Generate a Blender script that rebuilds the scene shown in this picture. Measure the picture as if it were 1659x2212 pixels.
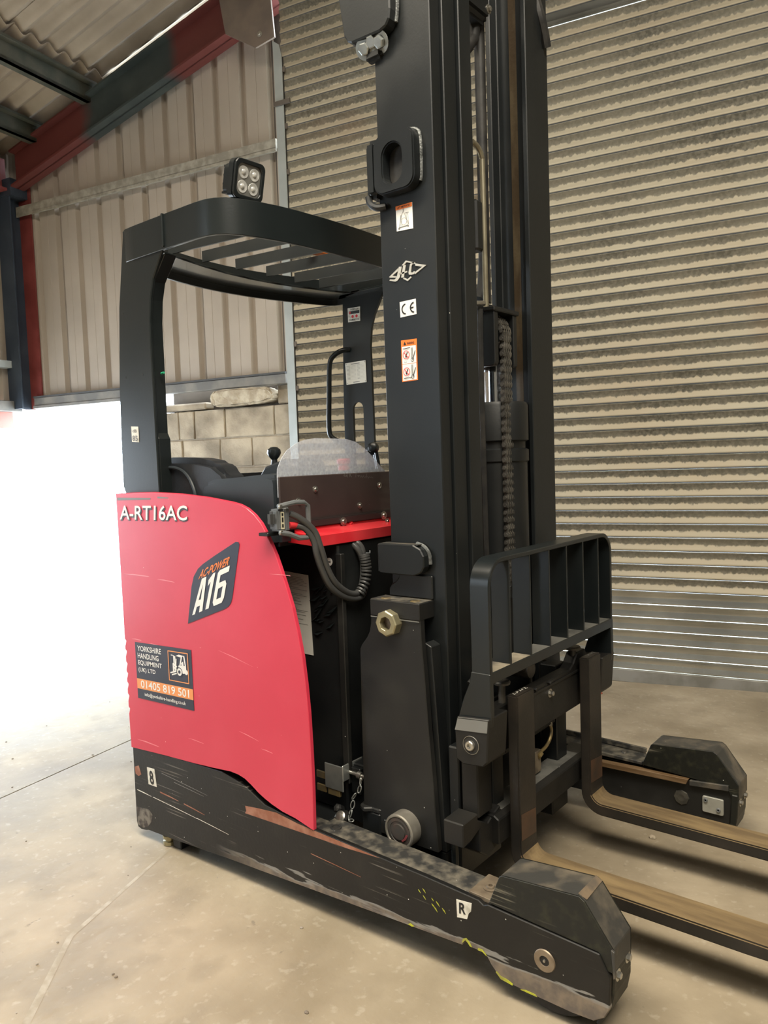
import bpy, bmesh, math, random
from mathutils import Vector, Matrix
random.seed(7)
scene = bpy.context.scene
for o in list(bpy.data.objects): bpy.data.objects.remove(o)
COL = scene.collection
R = math.radians

# ------------------------------------------------------------------ camera
cam_d = bpy.data.cameras.new('camera'); cam = bpy.data.objects.new('camera', cam_d); COL.objects.link(cam)
cam_d.sensor_fit = 'VERTICAL'; cam_d.sensor_height = 36.0; cam_d.lens = 27.0; cam_d.clip_start = 0.05; cam_d.clip_end = 200
_r = Matrix(((0.77961, -0.014864, 0.626089), (0.625305, 0.073829, -0.77688), (-0.034676, 0.99716, 0.066853)))
cam.matrix_world = Matrix.Translation((0.74, -1.53, 1.30)) @ _r.to_4x4()
scene.camera = cam

# ------------------------------------------------------------------ light and exposure
scene.view_settings.view_transform = 'Standard'; scene.view_settings.look = 'None'
scene.view_settings.exposure = 0.0; scene.view_settings.gamma = 1.0; scene.view_settings.use_curve_mapping = False
W = bpy.data.worlds.new('sky'); scene.world = W; W.use_nodes = True
W.node_tree.nodes['Background'].inputs[0].default_value = (0.76, 0.88, 1.0, 1)
W.node_tree.nodes['Background'].inputs[1].default_value = 19.0
def area(name, loc, target, sx, sy, power, col):
    d = bpy.data.lights.new(name, 'AREA'); d.shape = 'RECTANGLE'; d.size = sx; d.size_y = sy; d.energy = power; d.color = col
    o = bpy.data.objects.new(name, d); COL.objects.link(o); o.location = loc
    o.rotation_euler = (Vector(target) - Vector(loc)).to_track_quat('-Z', 'Y').to_euler()
    return o
rl = area('roof_light_front', (0.2, -1.45, 4.9), (0.2, -1.45, 0), 5.0, 0.9, 445, (1.0, 0.90, 0.73)); rl.rotation_euler = (0, 0, R(11.85))
rl = area('roof_light_side', (2.5, -2.6, 5.2), (2.5, -2.6, 0), 3.0, 2.4, 205, (1.0, 0.94, 0.84)); rl.rotation_euler = (0, 0, R(11.85))

# ------------------------------------------------------------------ building frame: u along the back wall, n towards the room
U = Vector((0.978693, 0.205327, 0)); N = Vector((0.205327, -0.978693, 0))
B = Matrix(((U.x, N.x, 0, 0), (U.y, N.y, 0, 0), (0, 0, 1, 0), (0, 0, 0, 1)))
def bw(u, n, z): return U * u + N * n + Vector((0, 0, z))
def floor_z(x): return 0.022 * (x + 0.05)

# ------------------------------------------------------------------ materials
MATS = {}
def lin(r, g, b):
    f = lambda v: (v / 255 / 12.92) if v / 255 <= 0.04045 else ((v / 255 + 0.055) / 1.055) ** 2.4
    return (f(r), f(g), f(b), 1)
def mat(name, c, rough=0.5, metal=0.0, c2=None, scale=6.0, lo=0.42, hi=0.65, stretch=(1, 1, 1), bump=0.0, bscale=60.0,
        specks=0.0, speck_c=(0.75, 0.75, 0.7, 1), rough2=None, streak=0.0, streak_c=(0.6, 0.55, 0.5, 1), alpha=1.0, spec=0.5, coat=0.0, hook=None):
    m = bpy.data.materials.new(name); m.use_nodes = True; nt = m.node_tree; n = nt.nodes; l = nt.links
    bs = n['Principled BSDF']; bs.inputs['Roughness'].default_value = rough; bs.inputs['Metallic'].default_value = metal
    bs.inputs['Specular IOR Level'].default_value = spec; bs.inputs['Coat Weight'].default_value = coat
    geo = n.new('ShaderNodeNewGeometry'); mp = n.new('ShaderNodeMapping'); mp.inputs['Scale'].default_value = stretch
    l.new(geo.outputs['Position'], mp.inputs['Vector'])
    def noise(sc, det=6, vec=None):
        t = n.new('ShaderNodeTexNoise'); t.inputs['Scale'].default_value = sc; t.inputs['Detail'].default_value = det
        l.new(vec or mp.outputs[0], t.inputs['Vector']); return t.outputs[0]
    def mix(fac, a, b):
        x = n.new('ShaderNodeMix'); x.data_type = 'RGBA'
        if isinstance(fac, (int, float)): x.inputs[0].default_value = fac
        else: l.new(fac, x.inputs[0])
        for v, s in ((a, x.inputs[6]), (b, x.inputs[7])):
            if isinstance(v, tuple): s.default_value = v
            else: l.new(v, s)
        return x.outputs[2]
    def remap(v, a, b, c0=0.0, d0=1.0):
        x = n.new('ShaderNodeMapRange'); x.inputs[1].default_value = a; x.inputs[2].default_value = b
        x.inputs[3].default_value = c0; x.inputs[4].default_value = d0; l.new(v, x.inputs[0]); return x.outputs[0]
    def math_(op, a, b=0.0):
        x = n.new('ShaderNodeMath'); x.operation = op
        for v, s in ((a, x.inputs[0]), (b, x.inputs[1])):
            if isinstance(v, (int, float)): s.default_value = v
            else: l.new(v, s)
        return x.outputs[0]
    col = c
    if c2 is not None:
        fac = remap(noise(scale), lo, hi); col = mix(fac, c, c2)
        if rough2 is not None: l.new(remap(fac, 0, 1, rough, rough2), bs.inputs['Roughness'])
    if streak > 0:
        mp2 = n.new('ShaderNodeMapping'); mp2.inputs['Scale'].default_value = (3.0, 3.0, 160.0); l.new(geo.outputs['Position'], mp2.inputs['Vector'])
        s = remap(noise(1.0, 3, mp2.outputs[0]), 0.72 - streak * 0.2, 0.78 - streak * 0.2)
        s = math_('MULTIPLY', s, remap(noise(5.0, 2), 0.5, 0.6)); col = mix(s, col, streak_c)
    if specks > 0:
        v = n.new('ShaderNodeTexVoronoi'); v.inputs['Scale'].default_value = 55; l.new(geo.outputs['Position'], v.inputs['Vector'])
        near = remap(v.outputs['Distance'], 0.10, 0.06)
        sep = n.new('ShaderNodeSeparateColor'); l.new(v.outputs['Color'], sep.inputs[0])
        gate = remap(sep.outputs[0], 1.0 - specks, 1.0 - specks + 0.01); col = mix(math_('MULTIPLY', near, gate), col, speck_c)
    if hook: col = hook(locals()) or col
    if isinstance(col, tuple): bs.inputs['Base Color'].default_value = col
    else: l.new(col, bs.inputs['Base Color'])
    if alpha < 1: bs.inputs['Alpha'].default_value = alpha
    if bump > 0:
        b = n.new('ShaderNodeBump'); b.inputs['Strength'].default_value = bump; b.inputs['Distance'].default_value = 0.01
        l.new(noise(bscale, 5, geo.outputs['Position']), b.inputs['Height']); l.new(b.outputs[0], bs.inputs['Normal'])
    MATS[name] = m
    return m

def sepxyz(k):
    s = k['n'].new('ShaderNodeSeparateXYZ'); k['l'].new(k['geo'].outputs['Position'], s.inputs[0]); return s.outputs
def leg_hook(k):
    x, y, z = sepxyz(k)
    m_ = k['math_']
    edge = m_('MINIMUM', m_('ADD', m_('MULTIPLY', x, 0.0546), 0.128), 0.098)
    mpl = k['n'].new('ShaderNodeMapping'); mpl.inputs['Scale'].default_value = (5.0, 1.0, 42.0); k['l'].new(k['geo'].outputs['Position'], mpl.inputs['Vector'])
    nz = k['remap'](k['noise'](1.0, 7, mpl.outputs[0]), 0.3, 0.7, -0.026, 0.024)
    d = m_('ADD', m_('SUBTRACT', edge, z), nz)
    fac = m_('MULTIPLY', k['remap'](d, 0.0, 0.006), k['remap'](x, -1.25, -1.0))
    bare = k['mix'](k['remap'](k['noise'](30.0, 4), 0.4, 0.62), (0.12, 0.10, 0.085, 1), (0.20, 0.16, 0.12, 1))
    rim = m_('MULTIPLY', m_('MULTIPLY', k['remap'](d, -0.003, 0.0), k['remap'](d, 0.012, 0.004)), k['remap'](x, -1.25, -1.0))
    c = k['mix'](fac, k['col'], bare)
    return k['mix'](m_('MULTIPLY', rim, 0.8), c, (0.26, 0.255, 0.24, 1))
def rafter_hook(k):
    nt_n, l = k['n'], k['l']
    dot = nt_n.new('ShaderNodeVectorMath'); dot.operation = 'DOT_PRODUCT'; l.new(k['geo'].outputs['Position'], dot.inputs[0]); dot.inputs[1].default_value = U
    w = k['math_']('ADD', dot.outputs['Value'], k['remap'](k['noise'](3.0, 4), 0, 1, -0.15, 0.15))
    a = k['remap'](w, -4.45, -4.55); b = k['remap'](w, -3.62, -3.5)
    f = k['math_']('MAXIMUM', a, b)
    return k['mix'](f, k['col'], (0.115, 0.024, 0.019, 1))
def floor_hook(k):
    # dark oil stains, pale patches and gravelly dust
    f = k['remap'](k['noise'](0.9, 8), 0.58, 0.70)
    c = k['mix'](k['math_']('MULTIPLY', f, 0.65), k['col'], (0.16, 0.13, 0.10, 1))
    e = k['remap'](k['noise'](7.0, 10), 0.52, 0.66)
    c = k['mix'](k['math_']('MULTIPLY', e, 0.42), c, (0.20, 0.165, 0.115, 1))
    g = k['remap'](k['noise'](38.0, 6), 0.60, 0.70)
    c = k['mix'](k['math_']('MULTIPLY', g, 0.16), c, (0.62, 0.57, 0.48, 1))
    h = k['remap'](k['noise'](22.0, 8), 0.30, 0.24)
    return k['mix'](k['math_']('MULTIPLY', h, 0.55), c, (0.13, 0.11, 0.085, 1))
def slat_hook(k):
    # bare metal on the upper half of each slat, settled dust on the lower half that faces up
    tc = k['n'].new('ShaderNodeTexCoord'); s = k['n'].new('ShaderNodeSeparateXYZ'); k['l'].new(tc.outputs['Object'], s.inputs[0])
    z = s.outputs[2]
    nz = k['remap'](k['noise'](1.0, 6, k['mp3']), 0.3, 0.7, -0.009, 0.009)
    d = k['math_']('ADD', z, nz)
    dust = k['remap'](d, -0.034, -0.041)
    patch = k['remap'](k['noise'](1.7, 4), 0.3, 0.6, 0.0, 0.65)
    metal = k['mix'](k['remap'](k['noise'](55.0, 6), 0.4, 0.62), (0.10, 0.097, 0.080, 1), (0.215, 0.206, 0.172, 1))
    metal = k['mix'](patch, metal, (0.27, 0.255, 0.205, 1))
    c = k['mix'](dust, metal, k['col'])
    c = k['mix'](k['math_']('MULTIPLY', k['remap'](k['noise'](0.8, 3), 0.62, 0.72), 0.35), c, (0.30, 0.16, 0.08, 1))
    return k['mix'](k['remap'](z, -0.0695, -0.0725), c, (0.02, 0.018, 0.015, 1))

BLK = mat('black_paint', (0.0060, 0.0072, 0.0080, 1), 0.42, 0.0, (0.010, 0.0115, 0.0118, 1), 5, 0.4, 0.7, bump=0.03, bscale=180, rough2=0.55, specks=0.012)
BLKD = mat('dusty_black_paint', (0.0085, 0.0088, 0.0086, 1), 0.5, 0.0, (0.022, 0.0215, 0.019, 1), 7, 0.45, 0.8, bump=0.04, bscale=150, rough2=0.7, specks=0.05)
BLKG = mat('satin_black_paint', (0.0085, 0.0112, 0.0122, 1), 0.30, 0.0, (0.012, 0.0150, 0.0158, 1), 4, 0.4, 0.7, bump=0.015, bscale=90, rough2=0.38)
MAST = mat('mast_black_paint', (0.0090, 0.0110, 0.0120, 1), 0.38, 0.0, (0.0165, 0.0185, 0.019, 1), 3.5, 0.42, 0.75, bump=0.03, bscale=160, rough2=0.5, specks=0.015, spec=0.38)
FRAME = mat('guard_black_paint', (0.0095, 0.0130, 0.0138, 1), 0.30, 0.0, (0.014, 0.0175, 0.018, 1), 3, bump=0.02, bscale=120)
FLNG = mat('glossy_guard_paint', (0.012, 0.0155, 0.0165, 1), 0.2, 0.0, (0.018, 0.022, 0.023, 1), 3, bump=0.01, bscale=100, coat=0.3)
BARM = mat('grey_black_bar_paint', (0.026, 0.030, 0.031, 1), 0.28, 0.0, (0.034, 0.038, 0.038, 1), 6, bump=0.01, bscale=100)
FORKB = mat('carriage_black_steel', (0.0100, 0.0099, 0.0093, 1), 0.5, 0.1, (0.022, 0.020, 0.017, 1), 9, 0.45, 0.8, bump=0.05, bscale=120, specks=0.02)
LEG = mat('scraped_leg_paint', (0.0050, 0.0050, 0.0048, 1), 0.45, 0.0, (0.013, 0.0125, 0.011, 1), 9, 0.5, 0.8, bump=0.06, bscale=90, specks=0.09, streak=0.55, streak_c=(0.13, 0.12, 0.105, 1), hook=leg_hook)
LEGTOP = mat('dirty_leg_top', (0.035, 0.035, 0.034, 1), 0.5, 0.2, (0.21, 0.19, 0.15, 1), 26, 0.42, 0.72, bump=0.08, bscale=70, specks=0.08)
HOUS = mat('wheel_box_paint', (0.0065, 0.0078, 0.0062, 1), 0.5, 0.0, (0.030, 0.031, 0.018, 1), 40, 0.50, 0.85, bump=0.06, bscale=90, specks=0.10, streak=0.5, streak_c=(0.14, 0.13, 0.10, 1))
HOUST = mat('wheel_box_top_wear', (0.055, 0.054, 0.05, 1), 0.5, 0.3, (0.17, 0.145, 0.11, 1), 16, 0.45, 0.72, bump=0.05, bscale=90, specks=0.03)
FORKT = mat('worn_fork_steel', (0.19, 0.135, 0.075, 1), 0.45, 0.35, (0.31, 0.225, 0.118, 1), 5, 0.4, 0.65, stretch=(1, 6, 6), bump=0.05, bscale=120)
FORKS = mat('fork_shank_steel', (0.022, 0.0195, 0.0165, 1), 0.5, 0.2, (0.045, 0.036, 0.028, 1), 7, 0.45, 0.75, bump=0.05, bscale=120)
RED = mat('red_paint', (0.60, 0.036, 0.075, 1), 0.36, 0.0, (0.64, 0.048, 0.090, 1), 3, coat=0.15, specks=0.035, speck_c=(0.8, 0.5, 0.45, 1))
REDT = mat('red_tray_paint', (0.62, 0.020, 0.032, 1), 0.36, 0.0, (0.66, 0.045, 0.055, 1), 6, coat=0.1)
RUSTO = mat('bare_orange_primer', (0.26, 0.095, 0.05, 1), 0.65, 0.0, (0.36, 0.17, 0.11, 1), 22, bump=0.05)
RUST = mat('rusty_steel', (0.16, 0.07, 0.03, 1), 0.7, 0.2, (0.27, 0.15, 0.07, 1), 18, bump=0.1)
GREASE = mat('grease_strip', (0.060, 0.042, 0.024, 1), 0.4, 0.2, (0.11, 0.085, 0.05, 1), 20, stretch=(1, 1, 0.3), bump=0.15, bscale=80)
STEEL = mat('bright_steel', (0.55, 0.54, 0.50, 1), 0.3, 0.9, (0.38, 0.36, 0.32, 1), 14, bump=0.02)
ZINC = mat('zinc_plate', (0.40, 0.42, 0.41, 1), 0.36, 0.75, (0.30, 0.32, 0.31, 1), 20, bump=0.02)
CHROME = mat('chrome_rod', (0.8, 0.8, 0.8, 1), 0.12, 1.0)
BRASS = mat('brass_fitting', (0.36, 0.27, 0.12, 1), 0.4, 0.7, (0.24, 0.20, 0.13, 1), 25)
NUTG = mat('olive_zinc_nut', (0.42, 0.38, 0.24, 1), 0.38, 0.7, (0.34, 0.31, 0.2, 1), 25)
RUB = mat('black_rubber', (0.012, 0.012, 0.012, 1), 0.6, 0.0, (0.03, 0.028, 0.025, 1), 18, bump=0.1)
CABLE = mat('cable_sheath', (0.055, 0.056, 0.056, 1), 0.35, 0.0, (0.05, 0.05, 0.05, 1), 12)
GREYP = mat('grey_plastic', (0.11, 0.12, 0.125, 1), 0.45, 0.0, (0.15, 0.155, 0.16, 1), 12)
CHAIN = mat('chain_steel', (0.12, 0.115, 0.105, 1), 0.35, 0.7, (0.22, 0.21, 0.19, 1), 30)
PLAST = mat('black_plastic_hood', (0.022, 0.028, 0.033, 1), 0.36, 0.0, (0.028, 0.034, 0.039, 1), 6, bump=0.03, bscale=200)
SEATM = mat('black_vinyl', (0.013, 0.015, 0.018, 1), 0.42, 0.0, (0.018, 0.02, 0.024, 1), 9, bump=0.05, bscale=150)
BROWN = mat('brown_panel_paint', (0.046, 0.034, 0.033, 1), 0.35, 0.0, (0.066, 0.050, 0.046, 1), 5, 0.4, 0.7, specks=0.01, coat=0.2)
WHITE = mat('white_print', (0.80, 0.79, 0.76, 1), 0.45)
WHITED = mat('dirty_white_sticker', (0.72, 0.70, 0.62, 1), 0.5, 0.0, (0.45, 0.43, 0.36, 1), 40, 0.5, 0.7)
SILV = mat('silver_label', (0.70, 0.69, 0.62, 1), 0.45, 0.0, (0.60, 0.59, 0.53, 1), 6)
NAVY = mat('navy_print', (0.020, 0.024, 0.045, 1), 0.4)
ORNG = mat('orange_print', (0.80, 0.20, 0.03, 1), 0.45)
ORNP = mat('pale_orange_print', (0.80, 0.30, 0.09, 1), 0.45)
BLKP = mat('black_print', (0.012, 0.012, 0.012, 1), 0.5)
REDP = mat('red_print', (0.62, 0.03, 0.04, 1), 0.5)
GREYPR = mat('grey_print', (0.16, 0.16, 0.15, 1), 0.5)
YEL = mat('lime_paint', (0.48, 0.50, 0.03, 1), 0.5, 0.0, (0.30, 0.29, 0.05, 1), 30)
EMBL = mat('emblem_silver', (0.52, 0.51, 0.46, 1), 0.4, 0.3)
LENS = mat('lamp_lens', (0.75, 0.76, 0.74, 1), 0.12, 0.3, (0.5, 0.5, 0.48, 1), 60)
CLAD = mat('cladding_beige', (0.335, 0.287, 0.237, 1), 0.5, 0.0, (0.375, 0.322, 0.265, 1), 2.2, bump=0.02, bscale=30)
ROOFM = mat('fibre_cement_roof', (0.29, 0.235, 0.175, 1), 0.85, 0.0, (0.37, 0.305, 0.23, 1), 2.5, bump=0.1, bscale=40)
RAFT = mat('rafter_paint', (0.030, 0.040, 0.038, 1), 0.6, 0.0, (0.05, 0.062, 0.056, 1), 4, bump=0.06, bscale=40, hook=rafter_hook)
PURL = mat('purlin_green', (0.050, 0.055, 0.040, 1), 0.7, 0.0, (0.085, 0.082, 0.06, 1), 6, bump=0.08, bscale=40)
COLM = mat('column_blue_paint', (0.018, 0.028, 0.045, 1), 0.6, 0.0, (0.03, 0.042, 0.06, 1), 5, bump=0.05)
REDO = mat('red_oxide_paint', (0.15, 0.026, 0.022, 1), 0.6, 0.0, (0.20, 0.04, 0.035, 1), 6, bump=0.05)
GIRT = mat('dusty_galvanised_girt', (0.24, 0.22, 0.18, 1), 0.65, 0.2, (0.36, 0.33, 0.27, 1), 18, 0.4, 0.65, bump=0.1, bscale=50)
GALV = mat('galvanised_guide', (0.36, 0.39, 0.38, 1), 0.5, 0.4, (0.42, 0.45, 0.44, 1), 5)
BLOCKM = mat('concrete_block', (0.20, 0.165, 0.12, 1), 0.9, 0.0, (0.40, 0.335, 0.245, 1), 5, 0.36, 0.66, bump=0.35, bscale=70, specks=0.06, speck_c=(0.10, 0.085, 0.06, 1))
MORT = mat('mortar', (0.25, 0.21, 0.16, 1), 0.95, 0.0, (0.36, 0.31, 0.235, 1), 12, bump=0.3, bscale=60)
STONE = mat('rough_stone', (0.33, 0.275, 0.20, 1), 0.9, 0.0, (0.47, 0.41, 0.31, 1), 14, bump=0.4, bscale=60)
CONC = mat('floor_concrete', (0.225, 0.183, 0.122, 1), 0.7, 0.0, (0.37, 0.312, 0.225, 1), 2.2, 0.36, 0.64, bump=0.26, bscale=26, rough2=0.82, hook=floor_hook)
YARD = mat('yard_concrete', (0.55, 0.54, 0.52, 1), 0.9, 0.0, (0.62, 0.61, 0.6, 1), 1.0)
GALVS = mat('clean_galvanised_slat', (0.66, 0.67, 0.64, 1), 0.22, 0.9, (0.48, 0.49, 0.47, 1), 3)
def _slat():
    def h(k):
        m3 = k['n'].new('ShaderNodeMapping'); m3.inputs['Scale'].default_value = (48, 48, 10); k['l'].new(k['geo'].outputs['Position'], m3.inputs['Vector'])
        k = dict(k); k['mp3'] = m3.outputs[0]; return slat_hook(k)
    return mat('dusty_beige_slat', (0.52, 0.485, 0.385, 1), 0.5, 0.1, (0.49, 0.43, 0.325, 1), 1.3, 0.35, 0.7, hook=h)
SLAT = _slat()

# ------------------------------------------------------------------ mesh helpers
def new_obj(name, me, parent=None, m=None):
    o = bpy.data.objects.new(name, me); COL.objects.link(o)
    if m is not None and me is not None:
        if not me.materials: me.materials.append(m)
    if parent is not None:
        o.parent = parent
        root = parent
        while root.parent is not None: root = root.parent
        if parent == root: o.matrix_parent_inverse = Matrix.Translation(-root.location) if root.type == 'EMPTY' else Matrix.Identity(4)
    return o
def finish(name, bm, m, parent=None, bevel=0.0, smooth=False, seg=1, ang=35):
    bmesh.ops.remove_doubles(bm, verts=bm.verts, dist=1e-6)
    bmesh.ops.recalc_face_normals(bm, faces=bm.faces)
    if bevel > 0:
        es = [e for e in bm.edges if len(e.link_faces) == 2 and e.calc_face_angle(0) > R(ang)]
        bmesh.ops.bevel(bm, geom=es, offset=bevel, segments=seg, affect='EDGES', clamp_overlap=True)
    me = bpy.data.meshes.new(name); bm.to_mesh(me); bm.free()
    if smooth:
        for p in me.polygons: p.use_smooth = True
        try: me.set_sharp_from_angle(angle=R(38))
        except Exception: pass
    return new_obj(name, me, parent, m)
def a_box(bm, x0, x1, y0, y1, z0, z1):
    vs = [bm.verts.new(v) for v in ((x0, y0, z0), (x1, y0, z0), (x1, y1, z0), (x0, y1, z0), (x0, y0, z1), (x1, y0, z1), (x1, y1, z1), (x0, y1, z1))]
    for f in ((0, 3, 2, 1), (4, 5, 6, 7), (0, 1, 5, 4), (1, 2, 6, 5), (2, 3, 7, 6), (3, 0, 4, 7)): bm.faces.new([vs[i] for i in f])
    return vs
def box(name, m, parent, x0, x1, y0, y1, z0, z1, bevel=0.0, seg=1):
    bm = bmesh.new(); a_box(bm, x0, x1, y0, y1, z0, z1); return finish(name, bm, m, parent, bevel, seg=seg)
def bbox(name, m, parent, u0, u1, n0, n1, z0, z1, bevel=0.0):   # box in the building frame
    bm = bmesh.new(); a_box(bm, u0, u1, n0, n1, z0, z1); bm.transform(B); return finish(name, bm, m, parent, bevel)
def a_prism(bm, pts, t0, t1, axis):
    def P(p, t):
        if axis == 'Y': return (p[0], t, p[1])
        if axis == 'X': return (t, p[0], p[1])
        return (p[0], p[1], t)
    a = [bm.verts.new(P(p, t0)) for p in pts]; b = [bm.verts.new(P(p, t1)) for p in pts]
    bm.faces.new(a); bm.faces.new(list(reversed(b))); k = len(pts)
    for i in range(k): bm.faces.new((a[i], b[i], b[(i + 1) % k], a[(i + 1) % k]))
def prism(name, m, parent, pts, t0, t1, axis='Y', bevel=0.0, smooth=False, seg=1):
    bm = bmesh.new(); a_prism(bm, pts, t0, t1, axis); return finish(name, bm, m, parent, bevel, smooth, seg)
def a_ringprism(bm, outer, inner, t0, t1, axis):
    """plate with a hole: outer and inner loops of the same count"""
    def P(p, t):
        if axis == 'Y': return (p[0], t, p[1])
        if axis == 'X': return (t, p[0], p[1])
        return (p[0], p[1], t)
    k = len(outer)
    A = [[bm.verts.new(P(p, t)) for p in q] for q in (outer, inner) for t in (t0, t1)]
    for i in range(k):
        j = (i + 1) % k
        bm.faces.new((A[0][i], A[0][j], A[2][j], A[2][i])); bm.faces.new((A[1][i], A[3][i], A[3][j], A[1][j]))
        bm.faces.new((A[0][i], A[1][i], A[1][j], A[0][j])); bm.faces.new((A[2][i], A[2][j], A[3][j], A[3][i]))
def rrect(x0, x1, z0, z1, r, k=5, corners=(1, 1, 1, 1)):   # rounded rectangle, from lower left counter-clockwise
    out = []
    for (cx, cz, a0, on) in ((x0 + r, z0 + r, 180, corners[0]), (x1 - r, z0 + r, 270, corners[1]), (x1 - r, z1 - r, 0, corners[2]), (x0 + r, z1 - r, 90, corners[3])):
        for i in range(k + 1):
            a = R(a0 + 90 * i / k)
            if on: out.append((cx + r * math.cos(a), cz + r * math.sin(a)))
            else:
                sx = x0 if cx < (x0 + x1) / 2 else x1; sz = z0 if cz < (z0 + z1) / 2 else z1
                out.append((sx, sz)); break
    return out
def stadium(cx, cz, w, h, k=8):
    r = w / 2; out = []
    for i in range(k + 1): a = R(180 + 180 * i / k); out.append((cx + r * math.cos(a), cz - h / 2 + r + r * math.sin(a)))
    for i in range(k + 1): a = R(180 * i / k); out.append((cx + r * math.cos(a), cz + h / 2 - r + r * math.sin(a)))
    return out
def a_lathe(bm, c, axis, prof, seg=24, closed=True):
    """prof: list of (radius, offset along axis)"""
    ax = Vector(axis).normalized(); t = Vector((0, 0, 1)) if abs(ax.z) < 0.9 else Vector((1, 0, 0)); e1 = ax.cross(t).normalized(); e2 = ax.cross(e1)
    c = Vector(c); rings = []
    for r, h in prof:
        if r <= 1e-6: rings.append([bm.verts.new(c + ax * h)])
        else: rings.append([bm.verts.new(c + ax * h + (e1 * math.cos(2 * math.pi * i / seg) + e2 * math.sin(2 * math.pi * i / seg)) * r) for i in range(seg)])
    for a, b in zip(rings, rings[1:]):
        for i in range(seg):
            j = (i + 1) % seg
            if len(a) == 1 and len(b) == 1: continue
            if len(a) == 1: bm.faces.new((a[0], b[i], b[j]))
            elif len(b) == 1: bm.faces.new((a[i], b[0], a[j]))
            else: bm.faces.new((a[i], b[i], b[j], a[j]))
def lathe(name, m, parent, c, axis, prof, seg=24, smooth=True):
    bm = bmesh.new(); a_lathe(bm, c, axis, prof, seg); return finish(name, bm, m, parent, 0, smooth)
def smooth_path(pts, sub=6):
    pts = [Vector(p) for p in pts]; out = []
    P = [pts[0]] + pts + [pts[-1]]
    for i in range(1, len(P) - 2):
        p0, p1, p2, p3 = P[i - 1], P[i], P[i + 1], P[i + 2]
        for s in range(sub):
            t = s / sub
            out.append(0.5 * ((2 * p1) + (p2 - p0) * t + (2 * p0 - 5 * p1 + 4 * p2 - p3) * t * t + (3 * p1 - p0 - 3 * p2 + p3) * t ** 3))
    out.append(pts[-1]); return out
def a_tube(bm, path, r, seg=10, caps=True, sx=1.0):
    path = [Vector(p) for p in path]; rings = []; prev = None
    for i, p in enumerate(path):
        d = (path[min(i + 1, len(path) - 1)] - path[max(i - 1, 0)]).normalized()
        if prev is None:
            t = Vector((0, 0, 1)) if abs(d.z) < 0.9 else Vector((1, 0, 0)); e1 = d.cross(t).normalized()
        else: e1 = (prev - d * prev.dot(d)).normalized()
        prev = e1; e2 = d.cross(e1)
        rr = r[i] if isinstance(r, (list, tuple)) else r
        rings.append([bm.verts.new(p + (e1 * math.cos(2 * math.pi * k / seg) * sx + e2 * math.sin(2 * math.pi * k / seg)) * rr) for k in range(seg)])
    for a, b in zip(rings, rings[1:]):
        for k in range(seg): bm.faces.new((a[k], a[(k + 1) % seg], b[(k + 1) % seg], b[k]))
    if caps: bm.faces.new(rings[0]); bm.faces.new(list(reversed(rings[-1])))
def tube(name, m, parent, path, r, seg=10, sm=0):
    bm = bmesh.new(); a_tube(bm, smooth_path(path, sm) if sm else path, r, seg); return finish(name, bm, m, parent, 0, True)
def bolt(name, m, parent, c, axis, r=0.012, washer=True, socket=False, h=0.008):
    bm = bmesh.new()
    if washer: a_lathe(bm, c, axis, [(0, 0), (r * 1.7, 0), (r * 1.7, 0.002), (r * 1.0, 0.0022)], 18)
    if socket: a_lathe(bm, c, axis, [(0, 0), (r, 0), (r, h), (r * 0.86, h + 0.002), (r * 0.5, h + 0.002), (r * 0.45, h - 0.004), (0, h - 0.004)], 18)
    else: a_lathe(bm, c, axis, [(0, 0), (r, 0), (r, h), (r * 0.8, h + 0.0015), (0, h + 0.0015)], 6)
    return finish(name, bm, m, parent, 0, socket)
def quad(name, m, parent, q, push, t=0.0008):
    """thin sticker over four 3-D points, pushed along its normal"""
    q = [Vector(p) for p in q]; bm = bmesh.new()
    a = [bm.verts.new(p) for p in q]; b = [bm.verts.new(p + Vector(push) * t) for p in q]
    bm.faces.new(a); bm.faces.new(list(reversed(b)))
    for i in range(len(q)): j = (i + 1) % len(q); bm.faces.new((a[i], b[i], b[j], a[j]))
    return finish(name, bm, m, parent)
_TXT = {}
def text_mesh(s, off):
    key = (s, off)
    if key not in _TXT:
        cu = bpy.data.curves.new('lettering', 'FONT'); cu.body = s; cu.offset = off; cu.resolution_u = 3
        to = bpy.data.objects.new('lettering', cu); COL.objects.link(to)
        dg = bpy.context.evaluated_depsgraph_get(); me = bpy.data.meshes.new_from_object(to.evaluated_get(dg))
        bpy.data.objects.remove(to); vs = [v.co.copy() for v in me.vertices]; fs = [tuple(p.vertices) for p in me.polygons]; bpy.data.meshes.remove(me)
        _TXT[key] = (vs, fs)
    return _TXT[key]
def text(s, m, parent, q, push, off=0.0, shear=0.0, lift=0.0016, name='lettering'):
    """writing mapped onto the four points BL, BR, TR, TL"""
    vs, fs = text_mesh(s, off); q = [Vector(p) for p in q]; push = Vector(push)
    x0 = min(v.x for v in vs); x1 = max(v.x for v in vs); y0 = min(v.y for v in vs); y1 = max(v.y for v in vs)
    pts = []
    for v in vs:
        t = (v.y - y0) / (y1 - y0); a = (v.x - x0) / (x1 - x0)
        if shear: a = (a + shear * t) / (1 + shear)
        pts.append((q[0] * (1 - a) + q[1] * a) * (1 - t) + (q[3] * (1 - a) + q[2] * a) * t + push * lift)
    me = bpy.data.meshes.new(name); me.from_pydata(pts, [], fs); me.update()
    return new_obj(name, me, parent, m)
def sub(q, a0, a1, t0, t1):     # sub-rectangle of a quad BL, BR, TR, TL
    q = [Vector(p) for p in q]
    def at(a, t): return (q[0] * (1 - a) + q[1] * a) * (1 - t) + (q[3] * (1 - a) + q[2] * a) * t
    return [at(a0, t0), at(a1, t0), at(a1, t1), at(a0, t1)]
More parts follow.
